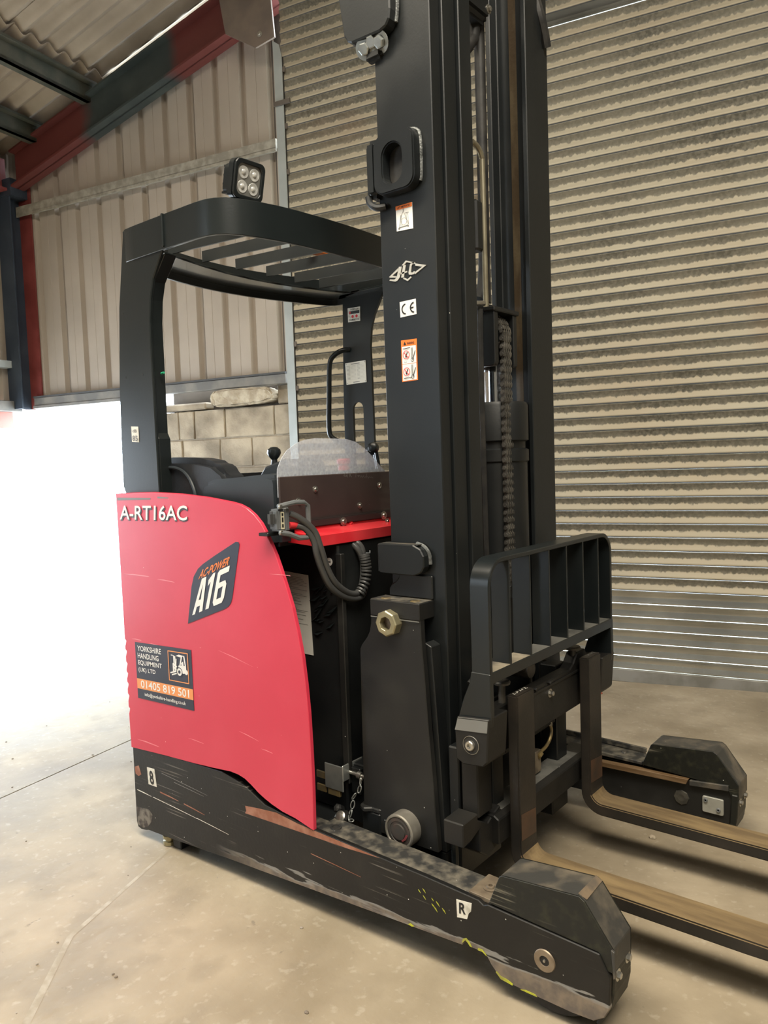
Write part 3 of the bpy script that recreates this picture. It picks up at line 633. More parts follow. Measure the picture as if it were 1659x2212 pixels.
# load wheels
for y, yo in ((0.058, 0.0), (FAR - 0.058, FAR)):
    lathe('load_wheel', RUB, T, (-0.06, y, 0.140), (0, 1, 0), [(0, -0.036), (0.06, -0.036), (0.118, -0.040), (0.134, -0.038), (0.140, -0.030), (0.140, 0.030), (0.134, 0.038), (0.06, 0.036), (0, 0.036)], 40)
hubm = mat('hub_brown_steel', (0.22, 0.17, 0.12, 1), 0.45, 0.5, (0.29, 0.235, 0.17, 1), 25)
hb = lathe('hub_cap', hubm, T, (-0.064, 0.0, 0.138), NY, [(0.0115, -0.002), (0.0125, 0.003), (0.0255, 0.003), (0.027, 0)], 28)
lathe('hub_recess', RUB, hb, (-0.064, 0.0, 0.138), NY, [(0, 0.0008), (0.0128, 0.0008), (0.0128, 0)], 20)
lathe('hub_pin', STEEL, hb, (-0.064, -0.001, 0.138), NY, [(0, 0.004), (0.003, 0.003), (0.0035, 0)], 10)
# far leg: inner plate, rubbing rail, hub and clamp plate
prism('leg_inner_plate', BLKD, T, [(-1.0, 0.20), (-1.0, 0.07), (-0.36, 0.075), (-0.10, 0.080), (0.04, 0.050), (0.07, 0.085), (0.078, 0.20)], FAR - 0.105, FAR - 0.094, 'Y', 0.001)
prism('rubbing_rail', mat('timber_brown_rail', (0.13, 0.075, 0.033, 1), 0.6, 0.1, (0.20, 0.13, 0.07, 1), 8, stretch=(1, 8, 8), bump=0.08), T, [(-0.70, 0.18), (-0.70, 0.196), (-0.054, 0.211), (-0.062, 0.193)], FAR - 0.125, FAR - 0.098, 'Y', 0.001)
prism('rail_end', HOUST, T, [(-0.052, 0.190), (-0.052, 0.207), (0.070, 0.218), (0.070, 0.200)], FAR - 0.120, FAR - 0.098, 'Y', 0.001)
hf = lathe('hub_cap', mat('dark_hub', (0.05, 0.048, 0.042, 1), 0.5, 0.4, (0.09, 0.085, 0.07, 1), 25), T, (-0.082, FAR - 0.105, 0.137), NY, [(0, 0.004), (0.012, 0.005), (0.024, 0.004), (0.026, 0)], 8, False)
cl = prism('clamp_plate', mat('pale_clamp_plate', (0.40, 0.40, 0.36, 1), 0.5, 0.4, (0.33, 0.33, 0.29, 1), 20), T, rrect(-0.013, 0.053, 0.110, 0.163, 0.005, 3), FAR - 0.113, FAR - 0.105, 'Y', 0.001)
for x, z in ((-0.002, 0.151), (0.038, 0.127)): bolt('clamp_bolt', GREYP, cl, (x, FAR - 0.113, z), NY, 0.007, False, True, 0.003)
lathe('far_leg_bolt', HOUST, T, (-0.30, FAR - 0.05, 0.222), PZ, [(0, 0.008), (0.007, 0.007), (0.011, 0)], 12)

# --- rear body
redo = [(-1.709, 1.216), (-1.60, 1.2195), (-1.491, 1.221), (-1.339, 1.216), (-1.20, 1.205), (-1.088, 1.191), (-1.050, 1.184), (-1.016, 1.172), (-0.985, 1.153), (-0.958, 1.129), (-0.938, 1.102), (-0.921, 1.075), (-0.900, 1.037), (-0.882, 0.996), (-0.860, 0.942), (-0.840, 0.888), (-0.822, 0.818), (-0.808, 0.747), (-0.799, 0.668), (-0.793, 0.588), (-0.790, 0.490), (-0.789, 0.398), (-0.790, 0.320), (-0.792, 0.242),
        (-0.80, 0.2435), (-0.865, 0.258), (-0.920, 0.264), (-0.963, 0.274), (-0.995, 0.284), (-1.024, 0.296), (-1.055, 0.313), (-1.085, 0.326), (-1.115, 0.332), (-1.151, 0.3335), (-1.232, 0.326), (-1.34, 0.318), (-1.495, 0.310), (-1.703, 0.296)]
left = []
zz = 0.30
for zd in (0.44, 0.488, 0.531, 0.569, 0.605, 0.65, 0.688):   # dented rear edge
    left += [(-1.7055, zd - 0.020), (-1.6995, zd - 0.006), (-1.698, zd), (-1.7055, zd + 0.006)]
redl = prism('red_side_panel', RED, T, redo + left, -0.004, 0.010, 'Y', 0.0015)
prism('red_side_panel', RED, T, redo, FAR - 0.012, FAR + 0.003, 'Y', 0.0015)
# dark rear sheet behind the dents, rear wall and floor of the body
box('rear_cover', BLKG, T, -1.700, -1.688, 0.012, FAR - 0.014, 0.02, 1.18, 0.004)
box('body_shell', BLK, T, -1.685, -1.20, 0.018, FAR - 0.02, 0.05, 1.16, 0.004)
for (x0, z0, x1, z1, w) in ((-1.700, 1.192, -1.50, 1.196, 0.010), (-1.46, 1.2, -1.40, 1.2, 0.006)):
    quad('edge_scuff', GREYPR, redl, side([(x0, z0), (x1, z1), (x1, z1 + w * 0.5), (x0, z0 + w)], -0.0042), NY, 0.0004)
for (x0, z0, L, w, dz) in ((-1.69, 0.93, 0.16, 0.004, 0.0), (-1.49, 0.925, 0.10, 0.003, -0.004), (-1.66, 0.70, 0.06, 0.003, 0), (-1.56, 0.697, 0.10, 0.003, -0.006), (-1.18, 0.72, 0.16, 0.0025, -0.03), (-1.10, 0.475, 0.09, 0.0022, -0.014), (-1.0, 0.44, 0.05, 0.002, -0.004), (-1.66, 0.335, 0.13, 0.004, -0.002), (-0.93, 0.98, 0.09, 0.002, 0.0), (-1.36, 0.40, 0.08, 0.002, -0.003)):
    quad('scratch', mat('scratch_pink', (0.74, 0.22, 0.26, 1), 0.5) if 'scratch_pink' not in MATS else MATS['scratch_pink'], redl, side([(x0, z0), (x0 + L, z0 + dz), (x0 + L * 0.95, z0 + dz + w * 0.6), (x0 + L * 0.4, z0 + dz * 0.4 + w)], -0.0042), NY, 0.0004)
# foot bolt under the rear corner
fbm = bmesh.new(); a_lathe(fbm, (-1.545, 0.030, -0.030), PZ, [(0, 0), (0.024, 0), (0.024, 0.012), (0.018, 0.014), (0.018, 0.022), (0.025, 0.023), (0.025, 0.034), (0.014, 0.036), (0.014, 0.08), (0, 0.08)], 12)
finish('stop_bolt', fbm, NUTG, T, 0, False); box('stop_block', BLK, T, -1.515, -1.47, 0.02, 0.09, -0.030, 0.05, 0.003)

# --- printed stickers on the red panel
Yp = -0.0045
qa = side([(-1.689, 1.124), (-1.305, 1.129), (-1.300, 1.178), (-1.683, 1.174)], Yp)
sh = text('A-RT16AC', BLKP, T, [v + Vector((0.0035, 0, -0.004)) for v in map(Vector, qa)], NY, 0.028, 0, 0.0008, 'model_lettering_outline')
text('A-RT16AC', WHITE, sh, qa, NY, 0.012, 0, 0.0014)
d16 = [(-1.329, 0.790), (-1.300, 0.914), (-1.286, 0.948), (-1.262, 0.975), (-1.235, 0.992), (-1.176, 1.021), (-1.072, 1.069), (-1.060, 1.069), (-1.055, 1.062), (-1.100, 0.895), (-1.108, 0.878), (-1.120, 0.866), (-1.140, 0.856)]
a16 = quad('model_sticker', NAVY, T, side(d16, Yp), NY)
text('AC-POWER', ORNG, a16, side([(-1.262, 0.940), (-1.100, 1.000), (-1.094, 1.026), (-1.256, 0.968)], Yp), NY, 0.02, 0.08)
flat('lettering', WHITE, a16, [[(0, 0), (.14, 1), (.20, 1), (.20, .80), (.09, 0)], [(.20, 1), (.285, 1), (.325, 0), (.22, 0), (.205, .8), (.20, .8)], [(.10, .20), (.215, .20), (.215, .38), (.125, .38)],
    [(.42, 0), (.525, 0), (.565, 1), (.50, 1), (.375, .86), (.385, .69), (.455, .78)],
    [(.63, .12), (.73, .12), (.75, .90), (.65, .90)], [(.63, .12), (.68, 0), (.92, 0), (.97, .12), (.97, .17), (.63, .17)], [(.865, .12), (.97, .12), (.98, .52), (.875, .52)], [(.70, .46), (.98, .50), (.93, .63), (.70, .63)], [(.65, .84), (1.0, .84), (1.0, 1), (.70, 1), (.65, .94)]],
    side([(-1.303, 0.820), (-1.138, 0.880), (-1.103, 0.995), (-1.266, 0.936)], Yp), NY)
qy = side([(-1.639, 0.490), (-1.320, 0.500), (-1.320, 0.703), (-1.640, 0.691)], Yp)
sy = quad('dealer_sticker', NAVY, T, qy, NY)
flat('orange_band', ORNP, sy, [rect(0, 1, 0.175, 0.355)], qy, NY, 0.0012)
for i, (s, a1) in enumerate((('YORKSHIRE', 0.48), ('HANDLING', 0.43), ('EQUIPMENT', 0.48), ('(UK) LTD', 0.36))):
    t1 = 0.945 - i * 0.128
    text(s, WHITE, sy, sub(qy, 0.045, a1, t1 - 0.095, t1), NY, 0.012)
text('01405 819 501', WHITE, sy, sub(qy, 0.075, 0.935, 0.20, 0.335), NY, 0.012, 0, 0.002)
text('info@yorkshire-handling.co.uk', WHITE, sy, sub(qy, 0.135, 0.87, 0.045, 0.125), NY, 0.010)
fr = [rect(0.60, 0.945, 0.43, 0.445), rect(0.60, 0.945, 0.925, 0.94), rect(0.60, 0.612, 0.43, 0.94), rect(0.933, 0.945, 0.43, 0.94)]
flat('picture_frame', ORNP, sy, fr, qy, NY)
truckpic = [[(0.735, 0.865), (0.79, 0.895), (0.87, 0.885), (0.835, 0.85)], line(0.835, 0.86, 0.80, 0.70, 0.03, 1.5), line(0.875, 0.885, 0.895, 0.72, 0.03, 1.5), line(0.72, 0.86, 0.725, 0.60, 0.03, 1.5), line(0.70, 0.87, 0.70, 0.60, 0.02, 1.5),
            [(0.775, 0.71), (0.905, 0.72), (0.905, 0.60), (0.855, 0.585), (0.78, 0.60)], [(0.825, 0.76), (0.86, 0.79), (0.868, 0.72), (0.83, 0.71)], line(0.68, 0.73, 0.75, 0.68, 0.03, 1.5), line(0.68, 0.68, 0.75, 0.63, 0.03, 1.5), line(0.685, 0.73, 0.685, 0.60, 0.02, 1.5),
            line(0.63, 0.565, 0.74, 0.61, 0.022, 1.5), line(0.655, 0.535, 0.745, 0.575, 0.022, 1.5), line(0.655, 0.87, 0.69, 0.868, 0.014, 1.5), line(0.745, 0.82, 0.735, 0.70, 0.02, 1.5), disc(0.79, 0.605, 0.065, 1.5), disc(0.905, 0.615, 0.042, 1.5)]
flat('forklift_drawing', WHITE, sy, truckpic, qy, NY)
flat('drawing_wheels', NAVY, sy, [disc(0.79, 0.605, 0.03, 1.5)] + ringpoly(0.79, 0.605, 0.078, 0.014, 1.5), qy, NY, 0.0022)

# --- operator hood, seat and front shield
hood = [(-1.315, 1.10), (-1.315, 1.222), (-1.300, 1.246), (-1.255, 1.258), (-1.15, 1.262), (-0.99, 1.272), (-0.960, 1.264), (-0.952, 1.245), (-0.952, 1.05), (-1.31, 1.05)]
bm = bmesh.new(); a_prism(bm, hood, 0.060, 0.62, 'Y')
finish('control_hood', bm, PLAST, T, 0.022, True, 4, 25)
# seat: cushion back seen over the panel
bm = bmesh.new()
a_prism(bm, [(-1.66, 1.18), (-1.66, 1.30), (-1.63, 1.328), (-1.50, 1.336), (-1.36, 1.330), (-1.27, 1.316), (-1.215, 1.285), (-1.18, 1.24), (-1.17, 1.17)], 0.075, 0.17, 'Y')
finish('arm_rest', bm, SEATM, T, 0.03, True, 4, 20)
tube('seat_piping', PLAST, T, [(-1.62, 0.073, 1.296), (-1.52, 0.070, 1.302), (-1.44, 0.070, 1.296), (-1.39, 0.070, 1.27), (-1.36, 0.070, 1.225), (-1.35, 0.070, 1.18)], 0.006, 8, 4)
box('seat_cushion', SEATM, T, -1.62, -1.25, 0.20, 0.75, 1.02, 1.14, 0.04, 3)
box('seat_back', SEATM, T, -1.66, -1.55, 0.30, 0.80, 1.10, 1.27, 0.04, 3)
# joystick
jy = prism('joystick_pod', PLAST, T, [(-1.235, 1.255), (-1.20, 1.292), (-1.10, 1.318), (-1.06, 1.30), (-1.06, 1.255)], 0.24, 0.40, 'Y', 0.008)
lathe('joystick', BLKG, jy, (-1.195, 0.285, 1.27), (0, 0, 1), [(0.020, 0), (0.012, 0.03), (0.010, 0.046), (0.018, 0.056), (0.024, 0.068), (0.022, 0.08), (0.012, 0.088), (0, 0.09)], 18)
# front face: brown panel with clear shield bolted on
box('front_panel', BROWN, T, -0.951, -0.944, 0.066, 0.80, 1.098, 1.262, 0.002)
box('panel_lip', mat('dark_brown_lip', (0.028, 0.022, 0.022, 1), 0.5), T, -0.944, -0.933, 0.070, 0.80, 1.100, 1.124, 0.003, 2)
ac = mat('scratched_acrylic', (0.62, 0.67, 0.76, 1), 0.15, 0.0, (0.80, 0.84, 0.90, 1), 90, 0.35, 0.75, bump=0.02)
nt = ac.node_tree; bs = nt.nodes['Principled BSDF']; tn = nt.nodes.new('ShaderNodeTexNoise'); tn.inputs['Scale'].default_value = 110; tn.inputs['Detail'].default_value = 8
mr = nt.nodes.new('ShaderNodeMapRange'); mr.inputs[1].default_value = 0.35; mr.inputs[2].default_value = 0.75; mr.inputs[3].default_value = 0.36; mr.inputs[4].default_value = 0.56
gg = nt.nodes.new('ShaderNodeNewGeometry'); nt.links.new(gg.outputs['Position'], tn.inputs['Vector']); nt.links.new(tn.outputs[0], mr.inputs[0]); nt.links.new(mr.outputs[0], bs.inputs['Alpha'])
acc = [(0.066, 1.262), (0.068, 1.285), (0.085, 1.315), (0.110, 1.340), (0.150, 1.362), (0.190, 1.373), (0.235, 1.378), (0.38, 1.376), (0.43, 1.366), (0.47, 1.347), (0.503, 1.325), (0.56, 1.28), (0.61, 1.245), (0.66, 1.21), (0.66, 1.20), (0.066, 1.20)]
prism('clear_shield', ac, T, acc, -0.9545, -0.9515, 'X')
for y, z in ((0.219, 1.217), (0.143, 1.184), (0.430, 1.152), (0.538, 1.215)): bolt('panel_screw', STEEL, T, (-0.9440, y, z), PX, 0.0065, True, True, 0.005)
for y, z in ((0.332, 1.106), (0.542, 1.110)): bolt('panel_screw', STEEL, T, (-0.932, y, z), PX, 0.0085, True, True, 0.005)
scr = []
for x0, y0_, x1, y1_ in ((0.0, .3, .05, .8), (.05, .8, .1, .3), (.1, .3, .0, .3), (.16, .9, .11, .1), (.2, .8, .2, .2), (.2, .5, .26, .8), (.2, .5, .27, .2), (.36, .8, .46, .85), (.41, .82, .40, .2), (.46, .5, .5, .3), (.5, .3, .53, .55), (.53, .55, .47, .5), (.56, .2, .58, .55), (.58, .55, .62, .2), (.62, .2, .66, .55), (.66, .55, .7, .2), (.72, .3, .76, .5), (.78, .9, .76, .2), (.8, .5, .84, .2), (.84, .2, .88, .5), (.9, .3, .95, .45), (.95, .45, 1., .25)):
    scr.append(line(x0, y0_, x1, y1_, 0.07, 6))
flat('pen_scribble', GREYPR, T, scr, [(-0.9440, 0.355, 1.247), (-0.9440, 0.505, 1.236), (-0.9440, 0.505, 1.256), (-0.9440, 0.355, 1.270)], PX, 0.0006)
# red tray
bm = bmesh.new()
yt = [(0.07, 0.0)]
a_prism(bm, [(-0.944, 1.062), (-0.944, 1.100), (-0.940, 1.100), (-0.938, 1.092), (-0.840, 1.084), (-0.838, 1.050), (-0.842, 1.050)], 0.118, 0.75, 'Y')
finish('red_tray', bm, REDT, T, 0.0015)
prism('red_tray_end', REDT, T, [(-1.05, 1.066), (-1.05, 1.090), (-0.842, 1.086), (-0.838, 1.050), (-0.95, 1.058)], 0.112, 0.119, 'Y', 0.001)
bolt('tray_screw', REDT, T, (-0.938, 0.375, 1.094), PX, 0.006, True, True, 0.004); bolt('tray_screw', STEEL, T, (-0.90, 0.52, 1.092), PX, 0.006, True, True, 0.004)

# --- battery box
bb_ = box('battery_box', BLK, T, -1.30, -0.845, 0.205, 0.93, 0.20, 1.05, 0.006)
box('battery_side_plate', BLKD, T, -0.850, -0.826, 0.196, 0.214, 0.30, 1.02, 0.002)
box('battery_lock_block', BLK, T, -0.845, -0.77, 0.22, 0.40, 0.17, 0.36, 0.004)
box('floor_cross_member', BLK, T, -1.0, -0.86, 0.1, FAR - 0.1, 0.08, 0.20, 0.004)
qd = [( -0.8445 + 0.002, 0.22, 0.0)]
lathe('minus_label', WHITE, T, (-0.882, 0.2045, 0.9925), NY, [(0, 0.0015), (0.0125, 0.0015), (0.0125, 0)], 20)
flat('minus_sign', BLKP, T, [rect(0, 1, 0, 1)], [(-0.889, 0.2028, 0.9908), (-0.875, 0.2028, 0.9908), (-0.875, 0.2028, 0.9942), (-0.889, 0.2028, 0.9942)], NY, 0.0006)
qpn = side([(-1.14, 0.690), (-0.967, 0.686), (-0.976, 0.944), (-1.14, 0.955)], 0.204)
pn = quad('notice_sheet', SILV, T, qpn, NY)
ls = []; rl = random.Random(5)
for i in range(44):
    t = 0.95 - i * 0.0185
    if i in (9, 10, 17, 26, 36, 39): continue
    a = 0.40; e = rl.uniform(0.52, 0.97) if i < 32 else rl.uniform(0.50, 0.7)
    ls.append(rect(a, e, t - 0.004, t))
flat('notice_print', GREYPR, pn, ls, qpn, NY, 0.0012)
# crumpled dark tape on the box
bm = bmesh.new(); rr = random.Random(11)
for i in range(22):
    x = -0.955 + rr.uniform(0, 0.085); z = 0.86 + rr.uniform(-0.10, 0.08); L = rr.uniform(0.01, 0.035); a = rr.uniform(0.2, 1.0)
    d = Vector((math.cos(a), 0, math.sin(a))) * L; n_ = Vector((-math.sin(a), 0, math.cos(a))) * L * 0.3
    p = Vector((x, 0.203, z)); bm.faces.new([bm.verts.new(v) for v in (p - d, p - n_ + Vector((0, -0.006, 0)), p + d, p + n_ + Vector((0, -0.002, 0)))])
o = finish('torn_tape', bm, BLKG, T); tag(o, kind='stuff')

# --- battery plug with its cables
pg = empty('x', (0, 0, 0)); bpy.data.objects.remove(pg)
plug = box('battery_plug', GREYP, T, -0.905, -0.865, -0.020, 0.012, 1.108, 1.172, 0.006, 2)
box('plug_half', GREYP, plug, -0.900, -0.868, 0.012, 0.030, 1.105, 1.175, 0.004)
box('plug_cap', CABLE, plug, -0.90, -0.872, -0.036, -0.018, 1.122, 1.166, 0.008, 2)
quad('plug_label', mat('cream_label', (0.62, 0.58, 0.42, 1), 0.5), plug, [(-0.8648, -0.010, 1.114), (-0.8648, 0.003, 1.113), (-0.8648, 0.003, 1.163), (-0.8648, -0.010, 1.164)], PX, 0.0006)
flat('label_print', BLKP, plug, [rect(0.25, 0.75, 0.1, 0.3), rect(0.25, 0.75, 0.4, 0.68), rect(0.25, 0.75, 0.76, 0.92)], [(-0.8648, -0.010, 1.114), (-0.8648, 0.003, 1.113), (-0.8648, 0.003, 1.163), (-0.8648, -0.010, 1.164)], PX, 0.001)
hp = [(-0.865, -0.018, 1.179), (-0.86, 0.005, 1.183), (-0.852, 0.035, 1.188), (-0.850, 0.070, 1.186), (-0.850, 0.086, 1.176), (-0.850, 0.088, 1.10), (-0.850, 0.080, 1.082), (-0.850, 0.045, 1.084), (-0.855, 0.010, 1.099), (-0.862, -0.018, 1.105)]
tube('plug_handle', GREYP, plug, hp, 0.0078, 8)
for z in (1.179, 1.105): lathe('plug_pivot', STEEL, plug, (-0.86, -0.016, z), PX, [(0, 0.006), (0.006, 0.005), (0.007, 0)], 12)
tube('red_cable_end', REDP, plug, [(-0.872, 0.028, 1.122), (-0.866, 0.055, 1.12)], 0.010, 12)
box('plug_bracket', BLKG, T, -0.935, -0.895, -0.035, 0.015, 1.094, 1.104, 0.002)
c1 = [(-0.868, 0.030, 1.156), (-0.852, 0.058, 1.138), (-0.835, 0.094, 1.100), (-0.828, 0.110, 1.052), (-0.826, 0.134, 0.985), (-0.822, 0.164, 0.936), (-0.820, 0.214, 0.900), (-0.822, 0.262, 0.890), (-0.826, 0.288, 0.912), (-0.828, 0.300, 0.955), (-0.830, 0.302, 0.995), (-0.832, 0.304, 1.022), (-0.842, 0.296, 1.042), (-0.860, 0.285, 1.045)]
c2_ = [(-0.868, 0.050, 1.120), (-0.850, 0.074, 1.108), (-0.838, 0.094, 1.070), (-0.834, 0.099, 1.030), (-0.832, 0.118, 0.978), (-0.828, 0.146, 0.928), (-0.824, 0.200, 0.890), (-0.822, 0.262, 0.874), (-0.822, 0.294, 0.890), (-0.826, 0.308, 0.948), (-0.830, 0.296, 1.000), (-0.836, 0.286, 1.025), (-0.85, 0.278, 1.042)]
tube('battery_cable', CABLE, T, c1, 0.0098, 12, 6); tube('battery_cable', CABLE, T, c2_, 0.0098, 12, 6)
sp_ = smooth_path([(-0.820, 0.272, 0.890), (-0.816, 0.292, 0.918), (-0.816, 0.302, 0.955), (-0.818, 0.302, 0.985), (-0.822, 0.301, 1.005)], 4)
for i in range(13):
    k = i / 12 * (len(sp_) - 1.01); a = sp_[int(k)]; b = sp_[int(k) + 1]; p = a.lerp(b, k - int(k)); d = (b - a).normalized()
    bm = bmesh.new(); a_lathe(bm, p, d, [(0.012, -0.0036), (0.0165, -0.003), (0.0172, 0), (0.0165, 0.003), (0.012, 0.0036)], 18)
    finish('cable_wrap_ring', bm, CABLE, T, 0, True)
tube('cable_tie', GREYP, T, [(-0.815, 0.302, 1.012), (-0.81, 0.315, 1.010), (-0.812, 0.318, 1.018)], 0.0025, 6)

# --- overhead guard
def guard_side(near):
    s = 0.018 if near else FAR - 0.018
    f = (lambda y: y) if near else (lambda y: FAR - y)
    return f
ring = [(-1.55, 0.018), (-1.35, 0.016), (-1.22, 0.016), (-1.175, 0.020), (-1.140, 0.032), (-1.112, 0.055), (-1.090, 0.095), (-1.072, 0.15), (-1.056, 0.22), (-1.046, 0.30), (-1.038, 0.42), (-1.035, 0.567)]
rear = [(-1.600, 0.020), (-1.628, 0.030), (-1.648, 0.055), (-1.668, 0.11), (-1.692, 0.19), (-1.724, 0.32), (-1.745, 0.44), (-1.752, 0.567)]
mir = lambda q: [(x, FAR - y) for x, y in q]
loop = ring + list(reversed(mir(ring)))[1:] + mir(rear) + list(reversed(rear))[1:]
def inset(lp, d):
    out = []; k = len(lp)
    for i in range(k):
        a, b, c = Vector(lp[i - 1]), Vector(lp[i]), Vector(lp[(i + 1) % k])
        t = (c - a).normalized(); nn = Vector((-t.y, t.x)); out.append(tuple(b + nn * d))
    return out
cx_ = sum(p[0] for p in loop) / len(loop)
ins = inset(loop, 0.012)
if sum(abs(p[0] - cx_) for p in ins) > sum(abs(p[0] - cx_) for p in loop): sg = -1
else: sg = 1
bm = bmesh.new(); a_ringprism(bm, loop, inset(loop, 0.012 * sg), 2.006, 2.116, 'Z'); guard = finish('guard_rail', bm, FRAME, T, 0.0015, True)
bm = bmesh.new(); a_ringprism(bm, inset(loop, 0.010 * sg), [((x + 0.165) if x < -1.56 else (x - 0.062 if x > -1.13 else x), min(max(y, 0.085), FAR - 0.085)) for x, y in loop], 2.032, 2.040, 'Z'); finish('guard_inner_flange', bm, FLNG, T, 0.001, True)
for y in (0.185, 0.335, 0.495, 0.655, 0.815, 0.965):
    bm = bmesh.new(); a_prism(bm, [(y, 2.058), (y + 0.006, 2.058), (y + 0.006, 2.094), (y + 0.030, 2.094), (y + 0.030, 2.100), (y, 2.100)], -1.59, -1.07, 'X')
    for v in bm.verts:
        if v.co.x > -1.3: v.co.z -= 0.024
    finish('guard_bar', bm, BARM, T, 0.001)
# pillars
pil = [(-1.655, 1.15), (-1.700, 1.24), (-1.698, 1.36), (-1.690, 1.58), (-1.664, 1.86), (-1.635, 2.01), (-1.615, 2.112), (-1.38, 2.112), (-1.385, 2.05), (-1.395, 2.015), (-1.425, 1.975), (-1.458, 1.926), (-1.478, 1.864), (-1.488, 1.79), (-1.490, 1.71), (-1.488, 1.4), (-1.485, 1.15)]
def pillar(y0, y1, yi, nm):
    p = prism('guard_pillar', FRAME, T, pil if nm else pil_far, y0, y1, 'Y', 0.003)
    return p
pn_ = prism('guard_pillar', FRAME, T, pil, 0.022, 0.034, 'Y', 0.003)
prism('pillar_web', FRAME, pn_, [(-1.40, 2.0), (-1.43, 1.965), (-1.47, 1.92), (-1.488, 1.864), (-1.497, 1.79), (-1.499, 1.42), (-1.487, 1.40), (-1.487, 1.15), (-1.497, 1.15), (-1.509, 1.44), (-1.509, 1.79), (-1.50, 1.864), (-1.482, 1.925), (-1.44, 1.975), (-1.41, 2.0)], 0.033, 0.080, 'Y', 0.002)
for x, z in ((-1.64, 1.84), (-1.645, 1.62), (-1.545, 1.62)): lathe('plug_hole', RUB, pn_, (x, 0.0215, z), NY, [(0, 0.0006), (0.004, 0.0006), (0.004, 0)], 10)
prism('weld_bead', FRAME, pn_, [(-1.384, 2.012), (-1.376, 2.012), (-1.374, 2.118), (-1.382, 2.118)], 0.008, 0.022, 'Y', 0.003)
q85 = side([(-1.628, 1.395), (-1.586, 1.392), (-1.586, 1.446), (-1.628, 1.449)], 0.0215)
s85 = quad('noise_sticker', WHITED, T, q85, NY); text('85', GREYPR, s85, sub(q85, 0.12, 0.88, 0.08, 0.42), NY, 0.02); text('dB', GREYPR, s85, sub(q85, 0.2, 0.8, 0.62, 0.82), NY, 0.01)
tube('cable_clip', mat('green_tie', (0.02, 0.35, 0.18, 1), 0.5), T, [(-1.485, 0.055, 1.62), (-1.470, 0.055, 1.622)], 0.004, 6)
of_ = [(-1.60, 1.15), (-1.592, 1.40), (-1.590, 1.58), (-1.582, 1.83), (-1.575, 2.01), (-1.57, 2.112), (-1.30, 2.112), (-1.335, 2.04), (-1.362, 1.99), (-1.395, 1.935), (-1.415, 1.88), (-1.424, 1.80), (-1.422, 1.65), (-1.420, 1.36), (-1.420, 1.15)]
slot = stadium(-1.507, 1.40, 0.062, 0.33, 8)
bm = bmesh.new()
k = len(slot); # outer loop resampled by direction around the slot centre
def ray_hit(poly, c, a):
    d = Vector((math.cos(a), math.sin(a))); best = None
    for i in range(len(poly)):
        p, q_ = Vector(poly[i]), Vector(poly[(i + 1) % len(poly)]); e = q_ - p; den = d.x * e.y - d.y * e.x
        if abs(den) < 1e-9: continue
        w = p - Vector(c); t = (w.x * e.y - w.y * e.x) / den; s = (w.x * d.y - w.y * d.x) / den
        if t > 0 and -1e-6 <= s <= 1 + 1e-6 and (best is None or t < best): best = t
    return Vector(c) + d * best
lower = [(-1.60, 1.15), (-1.592, 1.40), (-1.590, 1.60), (-1.422, 1.60), (-1.420, 1.36), (-1.420, 1.15)]
c0 = (-1.507, 1.40); angs = sorted(set([math.atan2(z - c0[1], x - c0[0]) for x, z in slot] + [math.atan2(z - c0[1], x - c0[0]) for x, z in lower]))
a_ringprism(bm, [tuple(ray_hit(lower, c0, a)) for a in angs], [tuple(ray_hit(slot, c0, a)) for a in angs], FAR - 0.036, FAR - 0.024, 'Y')
a_prism(bm, [(-1.590, 1.60)] + of_[3:13] + [(-1.422, 1.60)], FAR - 0.036, FAR - 0.024, 'Y')
pf = finish('guard_pillar', bm, FRAME, T)
box('pillar_web', FRAME, pf, -1.588, -1.578, FAR - 0.024, FAR + 0.02, 1.15, 1.98, 0.002)
yF = FAR - 0.037
tube('grab_handle', BLKG, T, [(-1.545, yF, 1.80), (-1.565, yF - 0.03, 1.795), (-1.60, yF - 0.045, 1.775), (-1.622, yF - 0.05, 1.735), (-1.632, yF - 0.05, 1.60), (-1.640, yF - 0.05, 1.46), (-1.632, yF - 0.045, 1.415), (-1.60, yF - 0.02, 1.392), (-1.57, yF, 1.388)], 0.0115, 12, 5)
qi = side([(-1.545, 1.921), (-1.474, 1.918), (-1.472, 1.980), (-1.545, 1.982)], yF - 0.0005)
si = quad('inspection_sticker', WHITED, T, qi, NY); text('THOROUGH', BLKP, si, sub(qi, 0.22, 0.86, 0.80, 0.93), NY, 0.02); text('EXAMINATION', BLKP, si, sub(qi, 0.10, 0.94, 0.07, 0.20), NY, 0.02)
flat('black_band', BLKP, si, [rect(0.12, 0.95, 0.55, 0.76)], qi, NY); flat('red_dots', REDP, si, [disc(0.40, 0.37, 0.11, 1.15), disc(0.72, 0.37, 0.11, 1.15), rect(0.15, 0.25, 0.58, 0.73)], qi, NY, 0.002)
qt = side([(-1.568, 1.646), (-1.450, 1.648), (-1.452, 1.744), (-1.572, 1.742)], yF - 0.0005)
dp = quad('rating_plate', SILV, T, qt, NY); ls = []
for i in range(11):
    t = 0.84 - i * 0.062; ls.append(rect(0.06, 0.24, t - 0.012, t)); ls.append(rect(0.28, 0.52, t - 0.006, t)); ls.append(rect(0.58, 0.72, t - 0.012, t)); ls.append(rect(0.74, 0.93, t - 0.005, t))
flat('rating_print', GREYPR, dp, ls + [rect(0.3, 0.72, 0.90, 0.93), rect(0.36, 0.68, 0.06, 0.09)], qt, NY)
for a, t in ((0.05, 0.06), (0.95, 0.06), (0.05, 0.94), (0.95, 0.94)):
    p = sub(qt, a, 1, t, 1)[0]; lathe('plate_rivet', STEEL, dp, p, NY, [(0, 0.003), (0.003, 0.002), (0.0035, 0)], 8)
